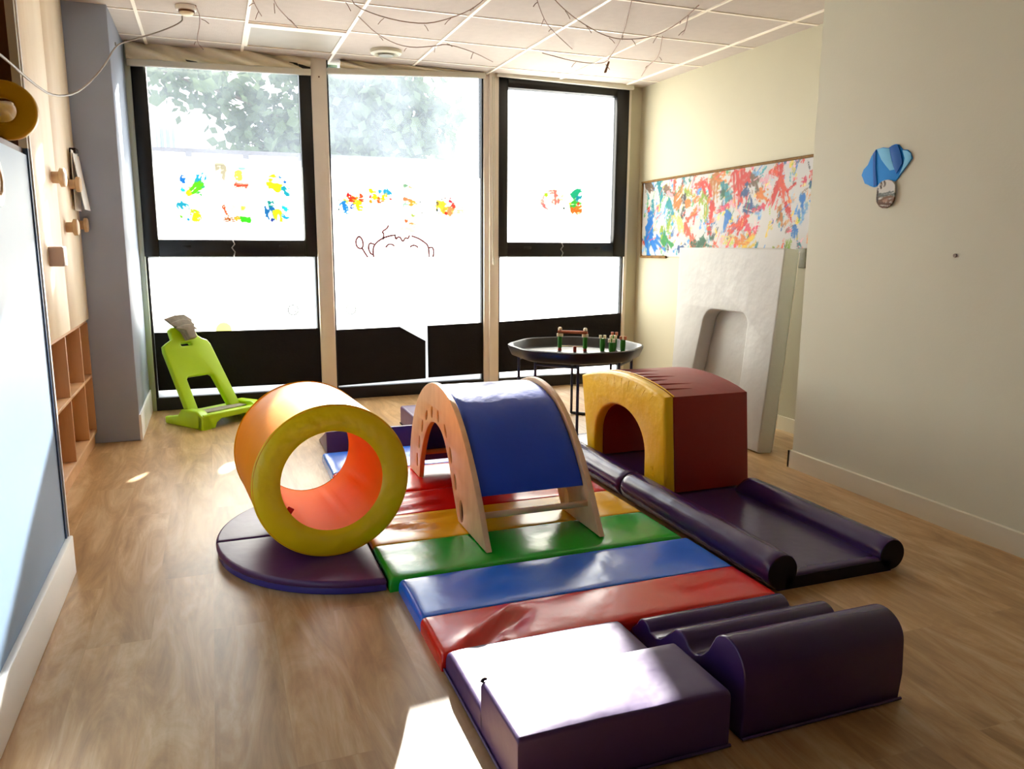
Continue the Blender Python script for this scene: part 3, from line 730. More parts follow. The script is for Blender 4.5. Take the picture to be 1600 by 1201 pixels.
# paper balloon on the near right wall (pieces overlap, each a cut sheet)
XB = 2.918
def cut(name, pts, m_, parent, d, t=.003):
    return link(name, extrude2d([(-p[0], p[1]) for p in pts], [], t, .0006, frame_M((XB - d, 0, 0), (0, -1, 0), (0, 0, 1), (-1, 0, 0))), m_, parent)
bal = thing('paper_balloon', 'blue scalloped paper hot-air balloon stuck on the near right wall', 'decoration', (2.918, -3.25, 1.37))
Mb0 = mat('mid_blue_card', (0, 142, 232), .6, .3); Mb1 = mat('light_blue_card', (130, 210, 255), .6, .3); Mb2 = mat('deep_blue_card', (0, 96, 184), .6, .3)
cut('envelope', [(-3.094, 1.53), (-3.104, 1.555), (-3.128, 1.575), (-3.145, 1.612), (-3.169, 1.64), (-3.21, 1.645), (-3.243, 1.639), (-3.26, 1.648), (-3.282, 1.652), (-3.3, 1.648), (-3.325, 1.623), (-3.352, 1.62), (-3.37, 1.605), (-3.38, 1.58), (-3.359, 1.555), (-3.317, 1.506), (-3.297, 1.487), (-3.241, 1.494), (-3.206, 1.475), (-3.178, 1.469), (-3.155, 1.475), (-3.138, 1.483), (-3.118, 1.49), (-3.106, 1.511)], Mb0, bal, .002)
cut('dark_stripe', [(-3.156, 1.623), (-3.173, 1.639), (-3.18, 1.56), (-3.197, 1.478), (-3.176, 1.473), (-3.166, 1.54)], Mb2, bal, .0055)
cut('light_stripe', [(-3.178, 1.639), (-3.21, 1.642), (-3.25, 1.636), (-3.27, 1.58), (-3.291, 1.54), (-3.264, 1.538), (-3.24, 1.56), (-3.21, 1.59)], Mb1, bal, .0055)
cut('dark_stripe', [(-3.254, 1.641), (-3.28, 1.65), (-3.3, 1.646), (-3.32, 1.61), (-3.334, 1.564), (-3.306, 1.521), (-3.285, 1.555), (-3.27, 1.6)], Mb2, bal, .009)
cut('light_stripe', [(-3.325, 1.621), (-3.35, 1.617), (-3.372, 1.603), (-3.378, 1.58), (-3.355, 1.55), (-3.318, 1.512), (-3.336, 1.55), (-3.342, 1.584)], Mb1, bal, .0055)
def basket_fn(u, v):
    c = np.ones((len(u), 3)) * np.array((214, 214, 206), float)
    for i, s in enumerate([((.2, .95), (.25, .75), .06, (70, 60, 50)), ((.4, .95), (.42, .8), .05, (90, 80, 70)), ((.15, .45), (.9, .5), .1, (104, 112, 108)), ((.1, .25), (.9, .3), .15, (122, 92, 70)), ((.2, .08), (.8, .1), .12, (96, 66, 46)), ((.45, .25), (.6, .27), .06, (186, 150, 130)), ((.05, .7), (.06, .2), .05, (60, 50, 45))]):
        c = brush(c, u, v, s[0], s[1], s[2], s[3], 60 + i, .8)
    return c
me = painted((XB - .012, -3.204, 1.371), (0, -.103, 0), (0, 0, .126), 40, 46, basket_fn)
bm = bmesh.new(); bm.from_mesh(me)
dead = [f for f in bm.faces if (lambda c: (((c.y + 3.2555) / .0515) ** 2 + (max(0, 1.42 - c.z) / .049) ** 2 > 1) or (((c.y + 3.2555) / .0515) ** 2 + (max(0, c.z - 1.46) / .037) ** 2 > 1))(f.calc_center_median())]
bmesh.ops.delete(bm, geom=dead, context='FACES')
r_ = bmesh.ops.extrude_face_region(bm, geom=bm.faces[:])
bmesh.ops.translate(bm, verts=[g for g in r_['geom'] if isinstance(g, bmesh.types.BMVert)], vec=(.008, 0, 0))
bm.to_mesh(me); bm.free()
link('basket', me, M_paint, bal)
sm = link('wall_screw', lathe([(0, -.004), (.008, -.004), (.008, .002), (0, .002)], (2.918, -3.644, 1.162), (1, 0, 0), 10), mat('dull_screw', (120, 104, 90), .5), None)
tag(sm, 'tiny brown screw alone on the near right wall', 'screw')

# ------------------------------------------------------------------ things under the ceiling
lp = thing('ceiling_panel', 'grey flush panel light in the ceiling near the left window', 'light', (.578, -.55, 2.48))
link('diffuser', box(.305, .855, -.80, -.30, 2.492, 2.53), mat('grey_diffuser', (166, 160, 148), .5, .4, .06), lp)
link('panel_frame', boxes([(.287, .305, -.878, -.294, 2.484, 2.53), (.855, .869, -.878, -.294, 2.484, 2.53), (.305, .855, -.878, -.80, 2.484, 2.53), (.305, .855, -.30, -.294, 2.484, 2.53)]), M_tbar, lp)
vd = thing('round_ceiling_vent', 'round white ceiling vent above the middle window', 'vent', (1.2, -.48, 2.47))
link('vent_rim', lathe([(.065, -.012), (.085, -.03), (.105, -.02), (.108, 0), (.065, 0)], (1.2, -.48, 2.495), (0, 0, 1), 36, True), mat('vent_white', (206, 204, 182), .5), vd)
link('vent_core', lathe([(0, -.036), (.05, -.034), (.058, -.02), (.05, 0), (0, 0)], (1.2, -.48, 2.495), (0, 0, 1), 36), mat('vent_grey', (120, 118, 100), .5), vd)
sd = thing('smoke_detector', 'round cream smoke detector on the ceiling at top left', 'detector', (-.05, -1.07, 2.44))
link('detector_base', lathe([(0, -.022), (.052, -.022), (.058, -.012), (.058, 0), (0, 0)], (-.05, -1.07, 2.495), (0, 0, 1), 32), M_white, sd)
link('detector_head', lathe([(0, -.05), (.026, -.048), (.038, -.036), (.04, -.022), (0, -.022)], (-.05, -1.07, 2.495), (0, 0, 1), 32), mat('cream_plastic', (226, 214, 180), .4), sd)
link('sensor_slot', lathe([(.0405, -.034), (.043, -.034), (.043, -.024), (.0405, -.024)], (-.05, -1.07, 2.495), (0, 0, 1), 32, True), M_brown, sd)
G = [([(.80, -1.9), (.751, -1.586), (.998, -1.391), (1.237, -1.376), (1.353, -1.534), (1.422, -1.734), (1.442, -1.95)], 'sagging brown wire loop crossing the ceiling above the middle window'),
     ([(.874, -1.271), (1.06, -.951), (1.276, -.762), (1.429, -.914), (1.489, -.973), (1.727, -.797), (1.973, -.488)], 'thin brown wire passing the round ceiling vent'),
     ([(1.6, -2.16), (1.694, -1.991), (1.841, -1.732), (1.974, -1.528), (2.339, -1.047)], 'thin brown wire running towards the hanging clothes peg from the left'),
     ([(1.7, -2.1), (1.906, -1.878), (2.138, -1.669), (2.37, -1.517), (2.531, -1.517), (2.631, -1.655), (2.622, -1.923), (2.555, -2.2)], 'long brown wire drooping in a wide arc across the right of the ceiling'),
     ([(2.158, -2.178), (2.45, -1.549), (2.605, -1.099), (2.68, -.87), (2.491, -.787), (2.188, -.888)], 'brown wire holding the wooden clothes peg'),
     ([(.38, -1.6), (.391, -1.465), (.485, -1.183), (.569, -.91)], 'short brown wire ending at the grey ceiling panel'),
     ([(2.62, -2.0), (2.7, -1.85), (2.814, -1.632)], 'short twig of wire beside the widest arc'),
     ([(2.72, -1.561), (2.923, -1.19), (2.999, -.91), (3.189, -.492)], 'thin brown wire nearest the right wall'),
     ([(.25, -1.6), (.293, -1.426), (.324, -1.264), (.351, -1.087)], 'knotted wire end hanging between smoke detector and grey panel'),
     ([(.0, -1.15), (.025, -.996), (-.012, -.413), (.031, -.11)], 'wire trailing from the smoke detector to the left blind')]
for pts, lb in G:
    n_ = len(pts); P3 = []
    for i, (x, y) in enumerate(pts):
        s = i / (n_ - 1); P3.append((x, y, 2.484 - .03 * math.sin(math.pi * s) - .004 * (i % 2)))
    t = thing('ceiling_wire', lb, 'wire', (pts[0][0], pts[0][1], 2.45))
    link('strand', tube(P3, .0028, 5, smooth_iter=2), M_wire, t)
    for i in range(1, n_ - 1):                                    # wire knots with loose ends
        p = Vector(P3[i]); d = Vector((random.uniform(-1, 1), random.uniform(-1, 1), -.6)).normalized() * .05
        link('loose_end', tube([p, p + d * .5 + Vector((0, 0, .004)), p + d], .002, 5), M_wire, t)
pg = thing('clothes_peg', 'brown wooden clothes peg clipped to a ceiling wire', 'peg', (2.70, -.86, 2.40))
for s in (-1, 1):
    Mx = Matrix.Translation((2.70, -.86, 2.435)) @ Matrix.Rotation(.35, 4, 'Y') @ Matrix.Rotation(s * .07, 4, 'X')
    link('peg_half', box(-.006, .006, s * .004 - .004, s * .004 + .004, -.042, .042, .002, 1, Mx), M_brown, pg)
link('peg_spring', lathe([(.003, -.008), (.006, -.008), (.006, .008), (.003, .008)], (2.70, -.86, 2.44), (1, 0, .3), 10, True), M_steel, pg)
cb = thing('hanging_cable', 'grey cable drooping from the smoke detector to the brown niche', 'cable', (-.3, -1.0, 1.6))
link('cable_run', tube([(-.075, -.99, 2.462), (-.076, -1.0, 2.425), (-.215, -.975, 2.361), (-.35, -.965, 2.314), (-.43, -.975, 2.279), (-.446, -1.5, 2.058), (-.503, -2.0, 1.848), (-.53, -2.5, 1.745), (-.515, -3.0, 1.708), (-.505, -3.5, 1.70), (-.53, -3.9, 1.70), (-.6, -4.3, 1.51)], .0042, 7, smooth_iter=2), mat('grey_cable', (150, 140, 128), .5), cb)
link('cable_hook', tube([(-.43, -.925, 2.29), (-.43, -.96, 2.285), (-.43, -.985, 2.275), (-.43, -.985, 2.29)], .004, 6), M_steel, cb)

# ------------------------------------------------------------------ left side: shelf, board, ring
cs = thing('cubby_shelf', 'low beech cubby shelf built in on the left, under the pale wooden board', 'shelf', (-.88, -1.95, 0))
y0, y1 = -2.97, -.94
link('back_board', box(-1.055, -1.045, y0, y1, 0, .75), M_beech, cs)
link('top_board', box(-1.05, -.705, y0, y1, .732, .75), M_beech, cs)
link('base_board', box(-1.05, -.70, y0, y1, .075, .095, .002, 1), M_beech, cs)
link('plinth', box(-.74, -.715, y0, y1, 0, .075), M_beech, cs)
dv = [y0 + .009, -2.63, -2.165, -1.70, -1.238, y1 - .009]
for d in dv: link('divider', box(-1.045, -.70, d - .009, d + .009, .095, .732, .0015, 1), M_beech, cs)
for a, b in zip(dv[:-1], dv[1:]):
    link('shelf_board', box(-1.045, -.70, a + .009, b - .009, .41, .428, .0015, 1), M_beech, cs)
ab = thing('activity_board', 'tall pale birch board with round wooden knobs on the left wall', 'board', (-.72, -1.95, .752))
for a, b in ((y0, -2.24), (-2.236, -1.59), (-1.586, y1)):
    link('birch_panel', box(-.74, -.69, a, b, .753, H, .002, 1), M_birch, ab)
def knob(y, z, r=.045, l=.06):
    link('wooden_knob', lathe([(0, 0), (r * .62, 0), (r * .62, l * .5), (r, l * .62), (r * .98, l * .92), (r * .8, l), (0, l)], (-.692, y, z), (1, 0, 0), 20), M_knob, ab)
knob(-1.70, 1.50); knob(-1.21, 1.50, .04); knob(-1.43, 1.27, .042); knob(-1.0, 1.29, .04, .05)
link('square_knob', box(-.692, -.63, -1.975, -1.885, 1.085, 1.175, .006, 2), mat('grey_brown_block', (168, 142, 124), .6), ab)
wc = thing('white_leaflet', 'white leaflet hanging open on the birch board beside the grey pillar', 'leaflet', (-.66, -1.05, 1.36))
Ml = mat('white_paper', (240, 240, 238), .6, .3, .02); 
link('front_sheet', box(-.0015, .0015, -.11, .11, 0, .30, 0, 1, Matrix.Translation((-.63, -1.07, 1.37)) @ Matrix.Rotation(-.12, 4, 'Y')), Ml, wc)
link('back_sheet', box(-.0015, .0015, -.11, .11, 0, .32, 0, 1, Matrix.Translation((-.675, -1.07, 1.365)) @ Matrix.Rotation(.01, 4, 'Y')), Ml, wc)
link('clip', box(-.69, -.655, -1.11, -1.03, 1.675, 1.7, .003, 1), M_black, wc)
rg = thing('yellow_ring', 'yellow oval ring-shaped handle sticking out of the brown niche at the left edge', 'holder', (-.66, -3.15, 1.502))
def stadium(cx, cy_, hx, hy, r, n=10):
    out = []
    for sx, sy2, a0 in ((1, 1, 0), (-1, 1, 90), (-1, -1, 180), (1, -1, 270)):
        for k in range(n + 1):
            a = math.radians(a0 + 90 * k / n); out.append((cx + sx * (hx - r) + r * math.cos(a), cy_ + sy2 * (hy - r) + r * math.sin(a)))
    return out
link('ring_plate', extrude2d(stadium(-.65, 1.589, .18, .087, .087), [stadium(-.655, 1.589, .128, .036, .036)], .035, .008, frame_M((0, -3.22, 0), (1, 0, 0), (0, 0, 1), (0, -1, 0))), M_yring, rg)
# white crumpled cloth lying in the ring
bm = bmesh.new(); bmesh.ops.create_icosphere(bm, subdivisions=4, radius=1)
for v in bm.verts:
    k = 1 + .28 * mnoise.noise(v.co * 1.7) + .1 * mnoise.noise(v.co * 5)
    v.co = Vector((-.61 + v.co.x * .08 * k, -3.115 + v.co.y * .045 * k, 1.572 + v.co.z * .06 * k))
cl = link('white_cloth', bm_mesh(bm, smooth=True), mat('white_cotton', (246, 242, 238), .85, .2, .04)); tag(cl, 'crumpled white cloth lying behind the yellow ring in the niche', 'cloth')
st_ = thing('wall_sticker', 'round white sticker at the left edge of the blue panel', 'sticker', (-.549, -3.45, 1.3))
link('disc', lathe([(0, 0), (.07, 0), (.07, .002), (0, .002)], (-.55, -3.45, 1.365), (1, 0, 0), 28), M_white, st_)
link('motif', tube([(-.547, -3.45 + .03 * math.cos(a * .6), 1.365 + .035 * math.sin(a * .6)) for a in range(10)], .004, 6, True), M_knob, st_)

# ------------------------------------------------------------------ floor mats
def quarter(label, sgn):
    cx, cy_, r = .507, -2.98 - sgn * .003, .555
    n = 20
    arc = [(cx - r * math.sin(math.pi / 2 * k / n), cy_ - sgn * r * math.cos(math.pi / 2 * k / n)) for k in range(n + 1)]
    pts = [(cx, cy_)] + arc
    if sgn < 0: pts = pts[::-1]
    t = thing('quarter_round_mat', label, 'mat', (cx - .2, cy_ - sgn * .2, 0))
    link('top_cover', extrude2d(pts, [], .028, .012, frame_M((0, 0, .036), (1, 0, 0), (0, 1, 0), (0, 0, 1)), 3), M_purple2, t)
    sh = [(cx + (x - cx) * .992, cy_ + (y - cy_) * .992) for x, y in pts]
    link('side_band', extrude2d(sh, [], .028, .004, frame_M((0, 0, .0145), (1, 0, 0), (0, 1, 0), (0, 0, 1))), M_violet, t)
quarter('purple quarter-round mat under the orange tube, nearer piece', 1)
quarter('purple quarter-round mat under the orange tube, farther piece', -1)

def folding_mat(label, x0, x1, secs, loc):
    t = thing('folding_mat', label, 'mat', loc)
    for k, (ya, yb, m_, dsp) in enumerate(secs):
        ry = (.018 if k == 0 else .006, .018 if k == len(secs) - 1 else .006)
        link('mat_section', pad(x0, x1, ya, yb, 0, .05, (.018, .018), ry, .025, dsp, 4, .004), m_, t)
    return t
wr = lambda s: (lambda x, y: .003 * mnoise.noise(Vector((x * 3 + s, y * 7, s))) + .0015 * mnoise.noise(Vector((x * 11, y * 16, s))))
def red_disp(x, y):
    return wr(3)(x, y) + ridge(x, y, (.60, -4.09), (.84, -3.9), .022, .022) + ridge(x, y, (.72, -4.1), (.80, -3.95), .02, .008) + ridge(x, y, (1.45, -3.9), (1.72, -3.86), .03, .006)
def yel_disp(x, y):
    return wr(5)(x, y) + ridge(x, y, (.55, -3.0), (.86, -3.12), .02, .012) + ridge(x, y, (.55, -2.96), (.9, -2.98), .018, .009)
def red2_disp(x, y):
    return wr(6)(x, y) + ridge(x, y, (.6, -2.86), (.9, -2.80), .02, .010) + ridge(x, y, (.62, -2.72), (.9, -2.66), .02, .008)
folding_mat('blue and red folding mat nearest the camera, beside the purple step block', .545, 1.72,
            [(-4.108, -3.865, M_mred, red_disp), (-3.863, -3.558, M_mblue, wr(1))], (1.13, -3.86, 0))
folding_mat('green, yellow and red folding mat under the wooden arch', .515, 1.705,
            [(-3.552, -3.235, M_mgreen, wr(2)), (-3.233, -2.92, M_myellow, yel_disp), (-2.918, -2.61, M_mred, red2_disp)], (1.1, -3.08, 0))
folding_mat('red and blue folding mat at the back, between arch and purple wedge', .512, 1.70,
            [(-2.605, -2.2, M_mred, wr(8)), (-2.198, -1.785, M_mblue, wr(9))], (1.1, -2.2, 0))

# purple channels: a flat bed with a roll down each side
def channel(label, ya, yb):
    t = thing('channel_mat', label, 'mat', (2.06, (ya + yb) / 2, 0))
    link('bed', pad(1.80, 2.32, ya, yb, 0, .056, (.01, .01), (.012, .012), .03, lambda x, y: .0015 * mnoise.noise(Vector((x * 4, y * 5, ya))), 3, .003), M_purple, t)
    for xc in (1.815, 2.32):
        R_ = .068 if xc < 2 else .062
        prof = [(R_ * .93, 0)] + [(R_, .012 + (yb - ya - .024) * k / 40) for k in range(41)] + [(R_ * .93, yb - ya)]
        me = lathe(prof, (xc, ya, R_), (0, 1, 0), 32)
        for v in me.vertices:
            v.co.x += .002 * mnoise.noise(Vector((v.co.y * 9, v.co.z * 8, xc))); v.co.z += .002 * mnoise.noise(Vector((v.co.y * 6, v.co.x * 8, 3)))
            if xc > 2:                                  # pressed flat where the play house stands on it
                f = max(0, min(1, (v.co.y + 3.17) / .07)) * max(0, min(1, (-2.12 - v.co.y) / .07)); v.co.z *= 1 - .58 * f
        link('side_roll', me, M_purple, t)
        link('roll_end', lathe([(0, -.002), (R_ * .9, -.002), (R_ * .9, .004), (0, .004)], (xc, ya, R_), (0, 1, 0), 28), M_dend, t)
    link('bed_end', box(1.83, 2.31, ya - .002, ya + .004, .003, .046), M_dend, t)
channel('purple channel mat with rolled sides under the red play house, nearer length', -4.01, -2.945)
channel('purple channel mat with rolled sides behind the play house, farther length', -2.935, -1.87)

# ------------------------------------------------------------------ orange tube
a_ = Vector((math.sin(-.082), math.cos(-.082), 0))
Rt, rt, Lt = .285, .189, .53
c0 = Vector((.37, -3.281, .0545 + Rt))
tb = thing('foam_tube', 'orange foam tunnel tube with a yellow end ring on the purple round mats', 'tube', (.35, -3.02, .051))
link('outer_cover', lathe([(Rt - .001, .0), (Rt, .02), (Rt, Lt - .02), (Rt - .001, Lt)] + [(rt + .02, Lt - .001), (rt + .02, .001)], c0, a_, 72, True), M_orange, tb)
nl = 14
def lining():
    me = lathe([(rt + .0195, .002)] + [(rt, .004 + (Lt - .008) * k / nl) for k in range(nl + 1)] + [(rt + .0195, Lt - .002)], c0, a_, 72, False)
    return me
bm = bmesh.new(); n = 96
rings = []
side = a_.cross(Vector((0, 0, 1))).normalized()
for i in range(nl + 1):
    h = .003 + (Lt - .006) * i / nl; ring_ = []
    for k in range(n):
        th = 2 * math.pi * k / n
        q = math.sin(math.pi * i / nl)
        rr = rt - .006 * q * max(0, mnoise.noise(Vector((math.cos(th) * 3, math.sin(th) * 3, h * 3)))) - .010 * q * math.exp(-((th - 4.95) / .05) ** 2) + .006 * q * math.exp(-((th - 5.1) / .06) ** 2) - .006 * q * math.exp(-((th - 5.9 + h * .5) / .08) ** 2)
        ring_.append(bm.verts.new(c0 + a_ * h + (side * math.cos(th) + Vector((0, 0, 1)) * math.sin(th)) * rr))
    rings.append(ring_)
for i in range(nl):
    for k in range(n): bm.faces.new((rings[i][k], rings[i + 1][k], rings[i + 1][(k + 1) % n], rings[i][(k + 1) % n]))
link('inner_lining', bm_mesh(bm, smooth=True), M_lining, tb)
def end_ring(h, s):
    bm = bmesh.new(); n = 120; prof = []
    m_ = 10
    g = []
    for j in range(m_ + 1):
        q = j / m_; rr = rt - .002 + (Rt + .003 - rt + .002) * q; row = []
        dome = .014 * math.sin(math.pi * q) ** .6
        for k in range(n):
            th = 2 * math.pi * k / n
            wk = .0045 * math.sin(math.pi * q) * mnoise.noise(Vector((math.cos(th) * 7 + q * 2, math.sin(th) * 7 - q * 2, s * 3)))
            row.append(bm.verts.new(c0 + a_ * (h - s * (dome + wk)) + (side * math.cos(th) + Vector((0, 0, 1)) * math.sin(th)) * rr))
        g.append(row)
    for j in range(m_):
        for k in range(n): bm.faces.new((g[j][k], g[j][(k + 1) % n], g[j + 1][(k + 1) % n], g[j + 1][k]))
    bmesh.ops.recalc_face_normals(bm, faces=bm.faces[:])
    return bm_mesh(bm, smooth=True)
link('end_ring', end_ring(.004, 1), M_tubeyel, tb)
link('end_ring', end_ring(Lt - .004, -1), M_tubeyel, tb)
lp_ = c0 + side * .0 
th = 3.62
tp_ = c0 + a_ * .02 + (side * math.cos(math.pi - .55) + Vector((0, 0, 1)) * -math.sin(.55)) * (rt - .006)
link('pull_tag', box(-.012, .012, -.003, .003, -.012, .012, .002, 1, Matrix.Translation(tp_) @ Matrix.Rotation(.6, 4, 'Y')), M_mred, tb)

# ------------------------------------------------------------------ wooden arch with blue cushion
YC, HL, ZH, ZB = -2.85, .605, .535, .057
def smooth_open(P, it=2):
    for _ in range(it):
        Q = [P[0]]
        for p, q in zip(P[:-1], P[1:]): Q += [(p[0] * .75 + q[0] * .25, p[1] * .75 + q[1] * .25), (p[0] * .25 + q[0] * .75, p[1] * .25 + q[1] * .75)]
        P = Q + [P[-1]]
    return P
outer = smooth_open([(-3.462, ZB), (-3.43, .10), (-3.379, .185), (-3.293, .305), (-3.18, .426), (-3.06, .518), (-2.94, .566), (-2.80, .588), (-2.68, .578), (-2.55, .535), (-2.44, .465), (-2.36, .38), (-2.30, .285), (-2.262, .19), (-2.245, .11), (-2.24, ZB)])
inner = smooth_open([(-2.44, ZB), (-2.462, .14), (-2.50, .215), (-2.555, .295), (-2.615, .355), (-2.68, .392), (-2.74, .404), (-2.80, .400), (-2.86, .382), (-2.91, .345), (-2.96, .285), (-3.012, .19), (-3.055, .12), (-3.10, ZB)])
def arch_panel(x):
    pts = outer + [(p[0], p[1]) for p in inner]        # near foot ... far foot, then back along the opening
    pts = [p for i, p in enumerate(pts) if i == 0 or (abs(p[0] - pts[i - 1][0]) + abs(p[1] - pts[i - 1][1])) > 1e-4]
    holes = []
    for (hy, hz, ry, rz, an) in [(-2.597, .405, .011, .028, .55), (-2.695, .440, .012, .025, .2), (-2.80, .442, .012, .025, -.15), (-2.514, .335, .011, .032, .4), (-2.915, .402, .011, .030, -.6), (-2.450, .24, .011, .032, .25), (-2.995, .315, .011, .032, -.4), (-2.405, .14, .011, .032, .05), (-3.060, .215, .011, .032, -.35), (-3.145, .115, .019, .042, -.15)]:
        pts_h = []
        for k in range(14):
            a = 2 * math.pi * k / 14; u_, v_ = ry * 1.25 * math.cos(a), rz * 1.1 * math.sin(a)
            pts_h.append((hy + u_ * math.cos(an) - v_ * math.sin(an), hz + u_ * math.sin(an) + v_ * math.cos(an)))
        holes.append(pts_h)
    if x < 1:                                     # added dark discs plug the holes, painting in the shade inside
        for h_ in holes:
            link('hole_shade', extrude2d(h_, [], .01, 0, frame_M((x + .001, 0, 0), (0, 1, 0), (0, 0, 1), (1, 0, 0))), M_hole_shade, ar)
    return extrude2d(pts, holes, .024, .003, frame_M((x, 0, 0), (0, 1, 0), (0, 0, 1), (1, 0, 0)))
ar = thing('climbing_arch', 'birch plywood climbing arch with blue cushion standing on the rainbow mat', 'arch', (1.15, YC, ZB))
M_hole_shade = mat('red_brown_hole_shade', (70, 26, 14), .7, .2)
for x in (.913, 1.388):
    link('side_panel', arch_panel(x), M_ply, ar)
bm = bmesh.new(); secs = []
NT = 44
def cush(q, off):
    """a point on the arch line, drawn in a little, at fraction q from near to far"""
    L_ = [0]
    for p_, r_ in zip(outer[:-1], outer[1:]): L_.append(L_[-1] + math.hypot(r_[0] - p_[0], r_[1] - p_[1]))
    d_ = q * L_[-1]; i = max(k for k in range(len(L_) - 1) if L_[k] <= d_)
    f = (d_ - L_[i]) / (L_[i + 1] - L_[i]); y = outer[i][0] + (outer[i + 1][0] - outer[i][0]) * f; z = outer[i][1] + (outer[i + 1][1] - outer[i][1]) * f
    return Vector((0, YC + (y - YC) * .93, ZB + (z - ZB) * .93 + .008 + off))
tl = [.12 + .86 * i / NT for i in range(NT + 1)]
prev_ = None
xs_ = [.927, .935, .95] + [.95 + .39 * k / 14 for k in range(1, 14)] + [1.345, 1.362, 1.372]
lay = []
for s in (1, 0):
    rows = []
    for i, t in enumerate(tl):
        p = cush(t, 0); d = (cush(t + .01, 0) - cush(t - .01, 0)).normalized(); nrm = Vector((0, -d.z, d.y))
        e = min(1, 6 * min(i, NT - i) / NT + .0); row = []
        for j, x in enumerate(xs_):
            ex = min(1, .45 + .3 * min(j, len(xs_) - 1 - j))
            th_ = .019 * (e ** .5) * ex
            wv = .0022 * mnoise.noise(Vector((x * 16, t * 6, 1))) + .0022 * mnoise.noise(Vector((x * 34 + t * 9, t * 10, 4)))
            row.append(bm.verts.new(Vector((x, p.y, p.z)) + nrm * (th_ + wv if s else -th_)))
        rows.append(row)
    lay.append(rows)
for s in (0, 1):
    for i in range(NT):
        for j in range(len(xs_) - 1):
            r0, r1 = lay[s][i], lay[s][i + 1]; bm.faces.new((r0[j], r0[j + 1], r1[j + 1], r1[j]))
for i in range(NT):
    for j in (0, len(xs_) - 1): bm.faces.new((lay[0][i][j], lay[0][i + 1][j], lay[1][i + 1][j], lay[1][i][j]))
for i in (0, NT):
    for j in range(len(xs_) - 1): bm.faces.new((lay[0][i][j], lay[0][i][j + 1], lay[1][i][j + 1], lay[1][i][j]))
bmesh.ops.recalc_face_normals(bm, faces=bm.faces[:])
link('blue_cushion', bm_mesh(bm, smooth=True, angle=60), M_navy, ar)
for y, z in ((-3.345, .16), (-2.355, .16)):
    link('cross_bar', box(.92, 1.38, y - .007, y + .007, z - .012, z + .012, .003, 1), M_ply, ar)

# ------------------------------------------------------------------ red play house
hz0 = .063
def house_outline(inset=0.):
    out = [(-3.098 + inset, hz0 + inset), (-3.05 + inset, .508 - inset)]
    for k in range(1, 12):
        s = k / 12; y = -3.05 + (.86) * s
        out.append((y, .508 - .03 * s + .062 * math.sin(math.pi * s) ** .8 - inset))
    out += [(-2.19 - inset, .478 - inset), (-2.285 - inset, hz0 + inset)]
    # opening, far foot to near foot
    out += [(-2.375 + 0, hz0 + inset)]
    for k in range(0, 25):
        a = math.pi * k / 24; out.append((-2.632 + .258 * math.cos(a), .20 + .19 * math.sin(a)))
    out += [(-2.895, hz0 + inset)]
    return out
hs_ = thing('foam_play_house', 'red foam play tunnel block with yellow arched front on the purple channel', 'play block', (2.12, -2.65, hz0))
MX = lambda x: frame_M((x, 0, 0), (0, 1, 0), (0, 0, 1), (1, 0, 0))
def subdivide_flat(me, cuts):
    bm = bmesh.new(); bm.from_mesh(me)
    bmesh.ops.triangulate(bm, faces=[f for f in bm.faces if len(f.verts) > 4])
    bm.to_mesh(me); bm.free(); return me
link('red_body', extrude2d(house_outline(), [], .415, .012, MX(2.1625), 3), M_dkred, hs_)
link('yellow_front', extrude2d(house_outline(-.002), [], .055, .016, MX(1.93), 3), M_amber, hs_)
link('seam_piping', tube([(1.9565, y, z + .0015) for y, z in house_outline(-.001)[1:14]], .003, 6), M_amber, hs_)
# gathered pleats where the top cover meets the yellow front
for k in range(11):
    q = (k + .5) / 11; y = -3.0 + .76 * q
    zt = lambda yy: .508 - .03 * (yy + 3.05) / .86 + .062 * math.sin(math.pi * min(max((yy + 3.05) / .86, .01), .99)) ** .8
    L_ = random.uniform(.14, .34); dy = random.uniform(-.05, .02)
    pr = [(1.960 + L_ * t, y + dy * t, zt(y + dy * t) - .002 - .004 * t * t) for t in (0, .25, .5, .75, 1)]
    link('top_pleat', tube(pr, lambda t: .001 + .0075 * (1 - t) ** .7 * min(1, t * 8 + .3), 8, smooth_iter=2), M_dkred, hs_)
# and short gathers down the yellow face over the arch
for k in range(9):
    q = (k + .5) / 9; y = -3.0 + .70 * q; z = .497 - .03 * q + .055 * math.sin(math.pi * q)
    L_ = random.uniform(.08, .14)
    c_ = Vector((0, -2.632 - y, .24 - z)).normalized()
    pr = [Vector((1.9045, y, z)) + c_ * (L_ * t) for t in (0, .33, .66, 1)]
    link('front_gather', tube(pr, lambda t: .0005 + .0036 * (1 - t), 8, smooth_iter=2), M_amber, hs_)
link('eyelet', lathe([(.006, 0), (.012, 0), (.012, .004), (.006, .004)], (1.9, -2.97, .155), (1, 0, 0), 16, True), M_amber, hs_)
link('eyelet', lathe([(.006, 0), (.012, 0), (.012, .004), (.006, .004)], (1.9, -2.985, .125), (1, 0, 0), 16, True), M_amber, hs_)

